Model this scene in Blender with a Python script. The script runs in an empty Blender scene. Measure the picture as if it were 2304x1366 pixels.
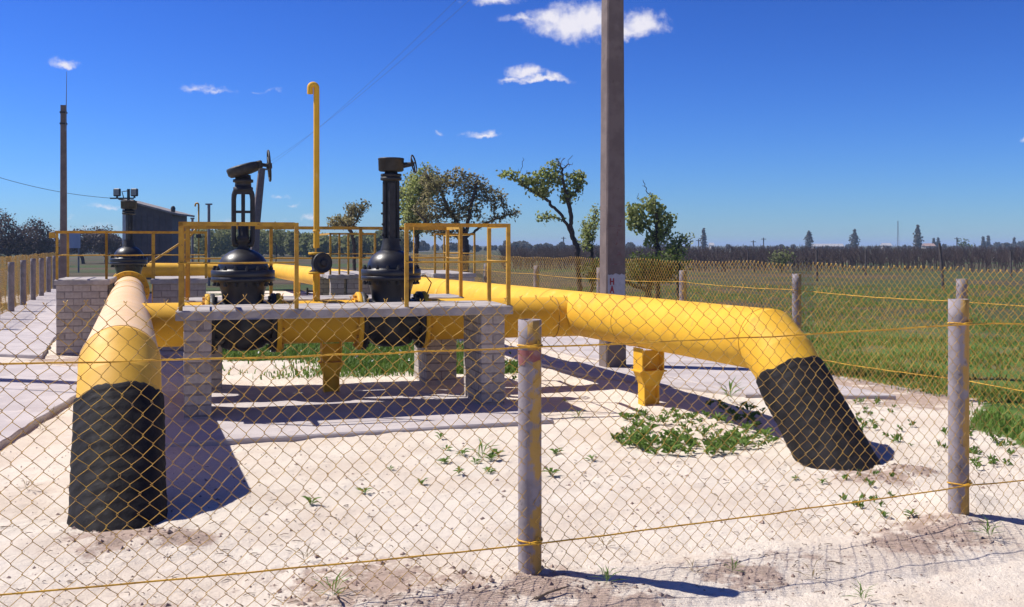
import bpy, math, random
import numpy as np
from mathutils import Vector, Matrix, noise as mnoise

# ------------------------------------------------------------------ camera, sky, sun, exposure
SC = bpy.context.scene
COL = SC.collection
F_PX, CX, HY, EYE = 2300.0, 1152.0, 552.0, 1.65        # focal length (px of the 2304 px wide photo), horizon row, eye height
cam = bpy.data.cameras.new('camera'); camo = bpy.data.objects.new('camera', cam); COL.objects.link(camo)
camo.location = (0, 0, EYE); camo.rotation_euler = (math.radians(90), 0, 0)
cam.sensor_fit = 'HORIZONTAL'; cam.sensor_width = 36.0; cam.lens = 36.0 * F_PX / 2304.0
cam.shift_y = -(683.0 - HY) / 2304.0
cam.clip_start = 0.1; cam.clip_end = 8000
SC.camera = camo

SUN_AZ = math.radians(166.0)                 # direction towards the sun, counted from +X
SUN_EL = math.radians(53.0)
SDIR = Vector((math.cos(SUN_AZ) * math.cos(SUN_EL), math.sin(SUN_AZ) * math.cos(SUN_EL), math.sin(SUN_EL)))
sun = bpy.data.lights.new('sun', 'SUN'); suno = bpy.data.objects.new('sun', sun); COL.objects.link(suno)
sun.energy = 5.0; sun.angle = math.radians(0.5); sun.color = (1.0, 0.94, 0.86)
suno.rotation_euler = SDIR.to_track_quat('Z', 'Y').to_euler(); suno.location = SDIR * 60

SC.view_settings.view_transform = 'Standard'; SC.view_settings.look = 'None'
SC.view_settings.gamma = 1.0; SC.view_settings.use_curve_mapping = False
SC.view_settings.exposure = 0.38

world = bpy.data.worlds.new('World'); SC.world = world; world.use_nodes = True
def build_world():
    nt = world.node_tree; N = nt.nodes; L = nt.links
    for n in list(N): N.remove(n)
    out = N.new('ShaderNodeOutputWorld'); bg = N.new('ShaderNodeBackground')
    sky = N.new('ShaderNodeTexSky'); sky.sky_type = 'NISHITA'; sky.sun_disc = False
    sky.sun_elevation = SUN_EL; sky.sun_rotation = math.radians(90) - SUN_AZ
    sky.air_density = 1.0; sky.dust_density = 0.0; sky.ozone_density = 2.0
    hsv = N.new('ShaderNodeMixRGB'); hsv.blend_type = 'MULTIPLY'; hsv.inputs[0].default_value = 1.0; hsv.inputs[2].default_value = (0.0527, 0.0748, 0.1377, 1)      # deep blue of a dry spring noon
    L.new(sky.outputs[0], hsv.inputs[1])
    gam = N.new('ShaderNodeGamma'); gam.inputs['Gamma'].default_value = 1.6; L.new(hsv.outputs[0], gam.inputs['Color'])
    hsv = N.new('ShaderNodeMixRGB'); hsv.blend_type = 'MULTIPLY'; hsv.inputs[0].default_value = 1.0; hsv.inputs[2].default_value = (9.5, 9.6, 7.5, 1); L.new(gam.outputs[0], hsv.inputs[1])
    tc = N.new('ShaderNodeTexCoord')
    def m(op, a, b=None, c=None, clamp=False):
        n = N.new('ShaderNodeMath'); n.operation = op; n.use_clamp = clamp
        for i, v in enumerate((a, b, c)):
            if v is None: continue
            if isinstance(v, (int, float)): n.inputs[i].default_value = v
            else: L.new(v, n.inputs[i])
        return n.outputs[0]
    # fine and coarse noise over the dome of directions, to break up the edges of the clouds
    def nz(scale, detail, rough):
        n = N.new('ShaderNodeTexNoise'); n.inputs['Scale'].default_value = scale; n.inputs['Detail'].default_value = detail
        n.inputs['Roughness'].default_value = rough; L.new(tc.outputs['Generated'], n.inputs['Vector']); return n
    n1 = nz(34, 5, 0.62); n2 = nz(95, 4, 0.6)
    nadd = N.new('ShaderNodeVectorMath'); nadd.operation = 'MULTIPLY_ADD'
    sub = N.new('ShaderNodeVectorMath'); sub.operation = 'SUBTRACT'; L.new(n1.outputs['Color'], sub.inputs[0]); sub.inputs[1].default_value = (.5, .5, .5)
    L.new(sub.outputs[0], nadd.inputs[0]); nadd.inputs[1].default_value = (0.036, 0.036, 0.024); L.new(tc.outputs['Generated'], nadd.inputs[2])
    sp = N.new('ShaderNodeSeparateXYZ'); L.new(nadd.outputs[0], sp.inputs[0])
    yy = m('MAXIMUM', sp.outputs['Y'], 0.05)
    s = m('DIVIDE', sp.outputs['X'], yy); t = m('DIVIDE', sp.outputs['Z'], yy)
    front = m('GREATER_THAN', sp.outputs['Y'], 0.3)
    # each cloud: bearing, height above the horizon (tangents), half width, half height, strength
    puffs = [(.055, .2140, .040, .0225, 1.0), (.075, .2180, .045, .019, 1.0), (.036, .2210, .020, .0130, .9), (.013, .2210, .020, .0050, .55), (.128, .2150, .026, .0150, 1.0),
             (.105, .2090, .035, .0100, .9), (-.016, .2400, .024, .0080, .9), (.060, .2420, .018, .0040, .5),
             (.013, .1680, .017, .0095, 1.0), (.041, .1630, .013, .0065, .9), (.026, .1605, .034, .0042, .9), (.000, .1620, .012, .0035, .7),
             (-.032, .1065, .017, .0042, .75), (-.026, .1090, .008, .0050, .7), (-.070, .1095, .004, .003, .35),
             (-.439, .1770, .015, .0062, .75), (-.310, .1540, .022, .0050, .6), (-.288, .1500, .014, .004, .5), (-.234, .1510, .008, .0022, .3), (-.2475, .1500, .008, .002, .3),
             (-.400, .0380, .017, .0042, .55), (-.4325, .0290, .009, .003, .35), (-.229, .0490, .011, .0034, .5), (-.214, .0380, .006, .003, .4), (-.199, .0270, .009, .004, .5),
             (-.275, .0180, .045, .0060, .35), (-.41, .015, .06, .006, .3), (.500, .1020, .006, .003, .4)]
    acc = None
    for (a, b, ra, rb, k) in puffs:
        da = m('MULTIPLY', m('SUBTRACT', s, a), 1 / ra); db = m('MULTIPLY', m('SUBTRACT', t, b), 1 / rb)
        # flat bases: what lies under a cloud's middle fades twice as fast
        db = m('MULTIPLY', db, m('MULTIPLY_ADD', m('LESS_THAN', db, 0.0), .5, 1.0))
        d = m('SQRT', m('ADD', m('MULTIPLY', da, da), m('MULTIPLY', db, db)))
        v = m('MULTIPLY', m('SUBTRACT', 1.25, d, clamp=False), k)
        acc = v if acc is None else m('MAXIMUM', acc, v)
    dens = m('ADD', acc, m('MULTIPLY', m('SUBTRACT', n2.outputs['Fac'], .5), 1.1))
    dens = m('MULTIPLY', dens, front)
    mr = N.new('ShaderNodeMapRange'); mr.interpolation_type = 'SMOOTHSTEP'; L.new(dens, mr.inputs[0])
    mr.inputs[1].default_value = .04; mr.inputs[2].default_value = 1.05; mr.inputs[3].default_value = 0; mr.inputs[4].default_value = .93
    # scattered fair-weather clouds over the rest of the dome
    sp0 = N.new('ShaderNodeSeparateXYZ'); L.new(tc.outputs['Generated'], sp0.inputs[0])
    zz = m('MAXIMUM', m('ADD', sp0.outputs['Z'], .12), .05)
    cmb = N.new('ShaderNodeCombineXYZ'); L.new(m('DIVIDE', sp0.outputs['X'], zz), cmb.inputs[0]); L.new(m('DIVIDE', sp0.outputs['Y'], zz), cmb.inputs[1])
    n3 = N.new('ShaderNodeTexNoise'); n3.inputs['Scale'].default_value = 1.6; n3.inputs['Detail'].default_value = 6; L.new(cmb.outputs[0], n3.inputs['Vector'])
    mr2 = N.new('ShaderNodeMapRange'); mr2.interpolation_type = 'SMOOTHSTEP'; L.new(n3.outputs['Fac'], mr2.inputs[0])
    mr2.inputs[1].default_value = .64; mr2.inputs[2].default_value = .74; mr2.inputs[4].default_value = .9
    away = m('LESS_THAN', sp0.outputs['Y'], .55); up = m('GREATER_THAN', sp0.outputs['Z'], .02)
    other = m('MULTIPLY', m('MULTIPLY', mr2.outputs[0], away), up)
    cl = m('MAXIMUM', mr.outputs[0], other)
    mix = N.new('ShaderNodeMixRGB'); L.new(cl, mix.inputs[0]); L.new(hsv.outputs[0], mix.inputs[1]); mix.inputs[2].default_value = (7.0, 6.8, 7.3, 1)
    L.new(mix.outputs[0], bg.inputs['Color']); bg.inputs['Strength'].default_value = 0.1
    L.new(bg.outputs[0], out.inputs[0])
build_world()

# ------------------------------------------------------------------ helpers
R = random.Random(7)
def at(px, py, Y):                    # the point at distance Y along a sight line of the photograph
    return Vector(((px - CX) / F_PX * Y, Y, EYE - (py - HY) / F_PX * Y))
def A(deg): return math.radians(deg)

class MB:
    """collects shapes, links them as one mesh object"""
    def __init__(self): self.v = []; self.f = []; self.sm = []
    def add(self, vs, fs, smooth=False):
        o = len(self.v); self.v.extend([tuple(p) for p in vs]); self.f.extend([tuple(i + o for i in q) for q in fs]); self.sm.extend([smooth] * len(fs))
    def box(self, c, s, M=None, bev=0.0):
        x, y, z = s[0] / 2, s[1] / 2, s[2] / 2; c = Vector(c)
        if bev <= 0:
            P = [Vector((i * x, j * y, k * z)) for k in (-1, 1) for (i, j) in ((-1, -1), (1, -1), (1, 1), (-1, 1))]
            Fc = [(3, 2, 1, 0), (4, 5, 6, 7), (0, 1, 5, 4), (1, 2, 6, 5), (2, 3, 7, 6), (3, 0, 4, 7)]
        else:
            b = bev; P = []
            for (zz, ins) in ((-z, b), (-z + b, 0), (z - b, 0), (z, b)):
                X, Y = x - ins, y - ins
                P += [Vector(q + (zz,)) for q in ((-X + b, -Y), (X - b, -Y), (X, -Y + b), (X, Y - b), (X - b, Y), (-X + b, Y), (-X, Y - b), (-X, -Y + b))]
            Fc = [tuple(range(7, -1, -1)), tuple(range(24, 32))]
            for r in range(3):
                for i in range(8):
                    j = (i + 1) % 8; Fc.append((r * 8 + i, r * 8 + j, r * 8 + 8 + j, r * 8 + 8 + i))
        if M is not None: P = [M @ p for p in P]
        self.add([p + c for p in P], Fc); return self
    def tube(self, pts, rad, n=12, caps=True, smooth=True, up=None):
        pts = [Vector(p) for p in pts]; k = len(pts)
        rad = [rad] * k if isinstance(rad, (int, float)) else rad
        tang = []
        for i in range(k):
            a = pts[max(i - 1, 0)]; b = pts[min(i + 1, k - 1)]
            d = (b - a); tang.append(d.normalized() if d.length > 1e-9 else Vector((0, 0, 1)))
        ref = Vector(up) if up else (Vector((0, 0, 1)) if abs(tang[0].z) < .9 else Vector((1, 0, 0)))
        u = (ref - tang[0] * ref.dot(tang[0])).normalized(); V = []
        for i in range(k):
            u = u - tang[i] * u.dot(tang[i])
            u = u.normalized() if u.length > 1e-6 else tang[i].orthogonal().normalized()
            w = tang[i].cross(u)
            for j in range(n):
                an = 2 * math.pi * j / n; V.append(pts[i] + (u * math.cos(an) + w * math.sin(an)) * rad[i])
        Fc = [(i * n + j, i * n + (j + 1) % n, (i + 1) * n + (j + 1) % n, (i + 1) * n + j) for i in range(k - 1) for j in range(n)]
        self.add(V, Fc, smooth)
        if caps:
            self.add(V[:n], [tuple(range(n - 1, -1, -1))]); self.add(V[-n:], [tuple(range(n))])      # caps on their own vertices: clean normals
        return self
    def lathe(self, prof, n=32, M=None, smooth=True):
        V = []
        for (r, z) in prof:
            for j in range(n):
                an = 2 * math.pi * j / n; V.append(Vector((r * math.cos(an), r * math.sin(an), z)))
        k = len(prof)
        Fc = [(i * n + j, i * n + (j + 1) % n, (i + 1) * n + (j + 1) % n, (i + 1) * n + j) for i in range(k - 1) for j in range(n)]
        if M is not None: V = [M @ p for p in V]
        self.add(V, Fc, smooth); self.add(V[:n], [tuple(range(n - 1, -1, -1))]); self.add(V[-n:], [tuple(range(n))])
        return self
    def torus(self, c, R0, r, M=None, n=40, k=8):
        V = []; Fc = []
        for i in range(n):
            a = 2 * math.pi * i / n
            for j in range(k):
                b = 2 * math.pi * j / k; p = Vector(((R0 + r * math.cos(b)) * math.cos(a), (R0 + r * math.cos(b)) * math.sin(a), r * math.sin(b)))
                V.append((M @ p if M is not None else p) + Vector(c))
        for i in range(n):
            for j in range(k):
                Fc.append((i * k + j, ((i + 1) % n) * k + j, ((i + 1) % n) * k + (j + 1) % k, i * k + (j + 1) % k))
        self.add(V, Fc, True); return self
    def build(self, name, mat, parent=None):
        me = bpy.data.meshes.new(name); me.from_pydata(self.v, [], self.f); me.update()
        if any(self.sm): me.polygons.foreach_set('use_smooth', self.sm)
        me.materials.append(MAT[mat] if isinstance(mat, str) else mat)
        return link(name, me, parent)
def link(name, me, parent=None):
    o = bpy.data.objects.new(name, me); COL.objects.link(o)
    if parent is not None: o.parent = parent
    return o
def fast_mesh(name, V, Q, mat, parent=None, nper=4, smooth=False):
    """V: (n,3) array, Q: (m,nper) array"""
    me = bpy.data.meshes.new(name); V = np.asarray(V, dtype=np.float32); Q = np.asarray(Q, dtype=np.int32)
    me.vertices.add(len(V)); me.vertices.foreach_set('co', V.ravel())
    me.loops.add(Q.size); me.loops.foreach_set('vertex_index', Q.ravel())
    me.polygons.add(len(Q)); me.polygons.foreach_set('loop_start', np.arange(0, Q.size, nper, dtype=np.int32))
    me.polygons.foreach_set('loop_total', np.full(len(Q), nper, dtype=np.int32))
    if smooth: me.polygons.foreach_set('use_smooth', np.ones(len(Q), dtype=bool))
    me.update(calc_edges=True); me.validate()
    me.materials.append(MAT[mat] if isinstance(mat, str) else mat)
    return link(name, me, parent)
def tag(o, label=None, cat=None, group=None, kind=None):
    if label: o['label'] = label
    if cat: o['category'] = cat
    if group: o['group'] = group
    if kind: o['kind'] = kind
    return o
def thing(name, label, cat, loc=(0, 0, 0), rz=0.0, group=None):
    o = bpy.data.objects.new(name, None); COL.objects.link(o); o.empty_display_size = .2
    o.location = loc; o.rotation_euler = (0, 0, rz); return tag(o, label, cat, group)
def copy_tree(o, parent=None):
    c = o.copy(); COL.objects.link(c); c.parent = parent
    for ch in list(o.children): copy_tree(ch, c)
    return c

# ------------------------------------------------------------------ materials
MAT = {}
def mat(name, col, col2=None, scale=6.0, rough=.8, rough2=None, bump=0.0, bscale=40.0, metal=0.0, spec=.5, lo=.4, hi=.6, rand=0.0, stains=(), coat=0.0, detail=5, obj=True):
    """base colour mottled between two tones by noise, optional stains of other colours with their own shape, fine relief"""
    M = bpy.data.materials.new(name); M.use_nodes = True; nt = M.node_tree; N = nt.nodes; L = nt.links
    p = N['Principled BSDF']; p.inputs['Roughness'].default_value = rough; p.inputs['Metallic'].default_value = metal
    p.inputs['Specular IOR Level'].default_value = spec; p.inputs['Coat Weight'].default_value = coat
    tc = N.new('ShaderNodeTexCoord'); src = tc.outputs['Object']
    def noise(sc, det=detail, ro=.6, w=None):
        n = N.new('ShaderNodeTexNoise'); n.inputs['Scale'].default_value = sc; n.inputs['Detail'].default_value = det; n.inputs['Roughness'].default_value = ro
        if w is not None:
            mp = N.new('ShaderNodeMapping'); mp.inputs['Location'].default_value = (w, w * 1.7, w * .3); L.new(src, mp.inputs[0]); L.new(mp.outputs[0], n.inputs['Vector'])
        else: L.new(src, n.inputs['Vector'])
        return n.outputs['Fac']
    def ramp(f, a, b):
        r = N.new('ShaderNodeMapRange'); r.interpolation_type = 'SMOOTHSTEP'; L.new(f, r.inputs[0]); r.inputs[1].default_value = a; r.inputs[2].default_value = b; return r.outputs[0]
    def mix(f, a, b):
        x = N.new('ShaderNodeMixRGB')
        for i, v in ((0, f), (1, a), (2, b)):
            if isinstance(v, (int, float)): x.inputs[i].default_value = v
            elif isinstance(v, tuple): x.inputs[i].default_value = v + (1,)
            else: L.new(v, x.inputs[i])
        return x.outputs[0]
    c = mix(ramp(noise(scale), lo, hi), tuple(col), tuple(col2 if col2 else [v * .82 for v in col]))
    for k, (sc, a, b, sm) in enumerate(stains): c = mix(ramp(noise(a[0], w=3.1 + 5 * k), a[1], a[2]), c, tuple(sm)) if sc is None else mix(ramp(noise(a[0], w=3.1 + 5 * k), a[1], a[2]), c, mix(sc, c, tuple(sm)))
    if rand > 0:
        oi = N.new('ShaderNodeObjectInfo'); h = N.new('ShaderNodeHueSaturation')
        r = N.new('ShaderNodeMapRange'); L.new(oi.outputs['Random'], r.inputs[0]); r.inputs[3].default_value = 1 - rand; r.inputs[4].default_value = 1 + rand
        L.new(r.outputs[0], h.inputs['Value']); L.new(c, h.inputs['Color']); c = h.outputs[0]
    L.new(c, p.inputs['Base Color'])
    if rough2 is not None:
        r = N.new('ShaderNodeMapRange'); L.new(noise(scale * 2.3, w=9.), r.inputs[0]); r.inputs[1].default_value = .35; r.inputs[2].default_value = .65
        r.inputs[3].default_value = rough; r.inputs[4].default_value = rough2; L.new(r.outputs[0], p.inputs['Roughness'])
    if bump > 0:
        b = N.new('ShaderNodeBump'); b.inputs['Strength'].default_value = 1.0; b.inputs['Distance'].default_value = bump
        L.new(noise(bscale, 6, .65), b.inputs['Height']); L.new(b.outputs[0], p.inputs['Normal'])
    MAT[name] = M; return M
YEL = (.78, .44, .028)
mat('yellow_paint', YEL, (.72, .39, .025), 2.2, .62, .78, .0006, 60, spec=.35, stains=((.7, (9, .60, .70), 0, (.58, .32, .05)), (.9, (42, .69, .73), 0, (.16, .08, .04)), (.5, (3.2, .60, .74), 0, (.86, .60, .24))))
mat('yellow_pale', (.83, .56, .29), (.79, .51, .22), 1.6, .42, .55, .0006, 60, stains=((.6, (7, .60, .72), 0, (.75, .45, .12)), (.9, (38, .69, .73), 0, (.30, .18, .10)), (.4, (2.1, .55, .7), 0, (.62, .46, .30))))  # paler, pinker yellow for the left straight pipe
mat('yellow_elbow', (.78, .44, .045), (.70, .38, .03), 2.5, .58, .72, .0006, 60, stains=((.9, (42, .69, .73), 0, (.16, .08, .04)), (.4, (2.4, .55, .72), 0, (.52, .33, .12))))
mat('rail_paint', (.56, .31, .022), (.42, .22, .018), 9, .5, .65, .0008, 90, stains=((.8, (16, .62, .70), 0, (.20, .09, .03)),))
mat('fence_wire', (.62, .37, .05), (.40, .22, .035), 20, .4, .6, stains=((.8, (30, .60, .68), 0, (.24, .19, .14)),))
mat('fence_rope', (.72, .40, .03), (.52, .27, .02), 12, .5, .65)
mat('black_paint', (.012, .012, .015), (.02, .02, .024), 5, .34, .44, .0006, 50, stains=((.5, (6, .6, .75), 0, (.05, .048, .05)),))
mat('black_rough', (.010, .010, .011), (.022, .021, .022), 8, .5, .65, .002, 60)
mat('bitumen', (.008, .007, .008), (.015, .013, .014), 7, .7, .85, .005, 30, spec=.2, stains=((.6, (11, .64, .76), 0, (.045, .04, .04)),))
mat('brick', (.45, .395, .35), (.38, .33, .295), 14, .9, None, .0025, 55, rand=.17, stains=((.5, (9, .62, .75), 0, (.24, .20, .19)),))
mat('mortar', (.30, .255, .235), (.22, .19, .175), 20, .95, None, .004, 60)
mat('slab_concrete', (.41, .37, .345), (.31, .28, .26), 5, .9, None, .003, 40, stains=((.6, (8, .62, .74), 0, (.30, .27, .27)),))
mat('paving', (.48, .435, .425), (.41, .365, .36), 1.6, .92, None, .004, 30, stains=((.6, (4.5, .57, .72), 0, (.62, .55, .50)), (.55, (2.3, .58, .70), 0, (.36, .31, .30))))
mat('pole_concrete', (.185, .145, .135), (.145, .112, .105), 4, .92, None, .003, 45, stains=((.6, (3, .58, .7), 0, (.13, .10, .10)), (.5, (13, .64, .72), 0, (.09, .07, .07))))
mat('pipe_post', (.26, .23, .24), (.20, .175, .18), 6, .9, None, .0025, 50, stains=((.85, (22, .63, .66), 0, (.15, .13, .13)),))
mat('white_wash', (.42, .42, .46), (.35, .35, .39), 8, .9)
mat('red_paint', (.30, .02, .03), (.24, .015, .02), 12, .7)
mat('red_faded', (.155, .085, .085), (.18, .14, .14), 18, .9)
mat('red_smear', (.26, .09, .085), (.28, .16, .16), 14, .9)
mat('shed_metal', (.105, .088, .09), (.085, .072, .075), 3, .7, None, .0)
mat('shed_lit', (.62, .62, .60), (.55, .55, .53), 3, .7)
mat('shed_roof', (.28, .25, .23), (.20, .18, .17), 3, .8)
mat('lamp_black', (.02, .02, .022), None, 5, .5)
mat('lamp_glass', (.35, .33, .28), (.28, .26, .22), 30, .15, None, 0)
mat('billboard', (.34, .40, .50), (.30, .36, .46), 2, .7)
mat('bark', (.050, .036, .030), (.080, .060, .050), 12, .95, None, .01, 30)
mat('bark_red', (.060, .040, .036), (.085, .058, .052), 12, .95)
mat('wood_grey', (.075, .060, .055), (.11, .09, .085), 8, .95, None, .004, 40)
mat('van_white', (.78, .78, .78), None, 3, .3); mat('van_glass', (.02, .02, .03), None, 3, .1); mat('tyre', (.015, .015, .015), None, 3, .9)
mat('house_wall', (.50, .48, .46), (.42, .40, .38), 1, .9); mat('house_roof', (.34, .22, .18), (.28, .2, .18), 1, .9); mat('roof_grey', (.36, .36, .38), (.32, .32, .33), 1, .8)
mat('steel_grey', (.20, .20, .22), (.15, .15, .17), 3, .6)
mat('cable', (.10, .11, .14), None, 3, .7)
mat('clod', (.36, .27, .22), (.24, .17, .14), 14, .95)
mat('twig', (.13, .09, .06), (.22, .16, .11), 30, .9)
mat('asphalt', (.30, .29, .30), (.26, .25, .26), .3, .9)
def leaf_mat(name, c1, c2, trans=.35):
    M = bpy.data.materials.new(name); M.use_nodes = True; nt = M.node_tree; N = nt.nodes; L = nt.links
    p = N['Principled BSDF']; p.inputs['Roughness'].default_value = .6; p.inputs['Specular IOR Level'].default_value = .3
    g = N.new('ShaderNodeNewGeometry'); tc = N.new('ShaderNodeTexCoord')
    n = N.new('ShaderNodeTexNoise'); n.inputs['Scale'].default_value = 1.4; L.new(tc.outputs['Object'], n.inputs['Vector'])
    ad = N.new('ShaderNodeMath'); ad.operation = 'MULTIPLY_ADD'; L.new(g.outputs['Random Per Island'], ad.inputs[0]); ad.inputs[1].default_value = .7; 
    s = N.new('ShaderNodeMath'); s.operation = 'MULTIPLY_ADD'; L.new(n.outputs['Fac'], s.inputs[0]); s.inputs[1].default_value = 1.2; s.inputs[2].default_value = -.45; L.new(s.outputs[0], ad.inputs[2])
    x = N.new('ShaderNodeMixRGB'); x.use_clamp = True; L.new(ad.outputs[0], x.inputs[0]); x.inputs[1].default_value = c1 + (1,); x.inputs[2].default_value = c2 + (1,)
    L.new(x.outputs[0], p.inputs['Base Color'])
    t = N.new('ShaderNodeBsdfTranslucent'); L.new(x.outputs[0], t.inputs[0]); ms = N.new('ShaderNodeMixShader'); ms.inputs[0].default_value = trans
    L.new(p.outputs[0], ms.inputs[1]); L.new(t.outputs[0], ms.inputs[2]); L.new(ms.outputs[0], N['Material Output'].inputs[0])
    MAT[name] = M
leaf_mat('leaf_spring', (.19, .25, .06), (.48, .50, .20), .6)
leaf_mat('leaf_blossom', (.17, .165, .06), (.40, .34, .18), .55)
leaf_mat('leaf_dark', (.06, .095, .02), (.14, .18, .045), .45)
leaf_mat('leaf_brown', (.085, .062, .060), (.13, .10, .09), .35)
leaf_mat('leaf_far', (.13, .155, .055), (.26, .27, .11), .5)
leaf_mat('leaf_haze', (.085, .085, .075), (.16, .15, .12), .45)
leaf_mat('weed', (.075, .15, .022), (.19, .30, .06), .4)
leaf_mat('grass', (.07, .15, .018), (.17, .26, .05), .4)
leaf_mat('grass_field', (.11, .22, .028), (.23, .33, .07), .5)
leaf_mat('straw', (.20, .15, .08), (.36, .29, .17), .3)
leaf_mat('petal', (.75, .74, .68), (.8, .8, .76), .2)

# ------------------------------------------------------------------ layout frame of the compound
AA = A(16.5); AX = Vector((math.cos(AA), math.sin(AA), 0)); AY = Vector((-math.sin(AA), math.cos(AA), 0))   # along / across the walkways
BS = .37; BX = Vector((-BS, 1, 0)).normalized()                                                       # along the two long pipes
def left_axis(Y, z=.83): return Vector((-.0945 - BS * Y, Y, z))
def right_axis(Y, z=None): return Vector((5.35 - BS * Y, Y, .895 - .0052 * Y if z is None else z))          # falls a little towards the back
RB = math.atan2(-BX.x, BX.y)
O_CROSS = Vector((-4.09, 10.8, 0))
FRONT = Vector((-3.10, 9.5, 0))
FP0 = Vector((.09, 5.16, 0)); FPD = Vector((2.61, 1.02, 0)); FPU = FPD.normalized(); FSTEP = FPD.length      # front fence
RF0 = Vector((4.82, 10.95, 0)); RFU = Vector((-.40, .916, 0)).normalized(); RSTEP = 2.70                    # right fence
LF0 = Vector((-12.25, 25.0, 0)); LFU = Vector((-.343, .939, 0)).normalized(); LSTEP = 2.77                  # left fence

# ------------------------------------------------------------------ ground
def fbm(x, y, s, seed=0, o=4): return mnoise.fractal(Vector((x * s, y * s, seed * 7.13)), 1.0, 2.0, o, noise_basis='PERLIN_ORIGINAL')
MOUNDS = [(-2.2, 5.62, .30, .035), (-1.85, 5.72, .2, .04), (-2.55, 5.75, .2, .02), (2.45, 7.2, .3, .03), (2.85, 7.35, .22, .06), (.12, 5.12, .28, .03), (2.66, 6.1, .25, .035), (2.85, 6.55, .22, .07), (-.7, 4.95, .5, .03), (.5, 4.75, .4, .03)]
BROWN = [(-2.2, 5.72, .33), (-1.85, 5.76, .24), (2.55, 7.25, .32), (2.85, 7.35, .24), (-.75, 4.98, .45), (-.25, 4.85, .35), (.15, 5.0, .3), (.45, 4.7, .35), (1.2, 5.2, .3), (2.5, 5.9, .35), (2.2, 5.75, .3), (-1.6, 4.55, .3), (4.3, 11.4, 1.2), (3.9, 12.3, 1.0), (-5.6, 14.6, 1.0), (-6.4, 14.9, .9)]
def sd_right(x, y):      # > 0 outside the right fence
    return (Vector((x, y, 0)) - RF0).dot(Vector((RFU.y, -RFU.x, 0)))
def sd_left(x, y): return -(Vector((x, y, 0)) - LF0).dot(Vector((LFU.y, -LFU.x, 0)))
def sd_front(x, y): return -(Vector((x, y, 0)) - FP0).dot(Vector((-FPU.y, FPU.x, 0)))    # > 0 in front of the fence
def to_front(x, y):
    d = Vector((x, y, 0)) - FRONT; return d.dot(AX), d.dot(AY)
def clamp(v): return max(0.0, min(1.0, v))
def grass_amount(x, y):
    sr = sd_right(x, y); sl = sd_left(x, y); g = 0.0
    n = fbm(x, y, .6, 3)
    if sr > -.6 and y > 6.5: g = max(g, clamp((sr + .05 + n * .9) / .9) * clamp((y - 7.2 + n) / 2.2))
    if 7.2 < y < 15 and x > 3.4:                                      # grass creeping in over the sand by the corner
        xb = np.interp(y, (7.2, 7.8, 8.4, 9.3, 11., 12.3, 15.), (5.6, 4.7, 4.22, 4.12, 4.55, 4.6, 4.1)); g = max(g, clamp((x - xb + n * .55) / .45))
    if sl > -.3: g = max(g, clamp((sl - .3 + n * .5) / .8))
    if y > 33: g = max(g, clamp((y - 33 + n * 6) / 6))
    u, v = to_front(x, y)
    if .1 < u < 4.4 and 2.6 < v < 22:                                # the unpaved middle of the compound
        e = min((u - .1) / .5, (4.4 - u) / .6, (v - 2.75) / .35)
        g = max(g, clamp(e + n * .7) * clamp(.78 + n * 1.3) * (clamp(.25 + (u - .6) * .55 + n) if v < 5 else 1))
    
    return g
def gz(x, y):
    z = fbm(x, y, .35, 1, 3) * .024 + fbm(x, y, 2.2, 2, 3) * .014 if y < 40 and abs(x) < 30 else 0.0
    for (mx, my, r, h) in MOUNDS:
        d2 = ((x - mx) ** 2 + (y - my) ** 2) / (r * r)
        if d2 < 5: z += h * math.exp(-d2) * (1 + .5 * fbm(x, y, 9, 5))
    if y < 9 and abs(x) < 8: z += fbm(x, y, 8, 6, 3) * .011
    return z - .012
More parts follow.
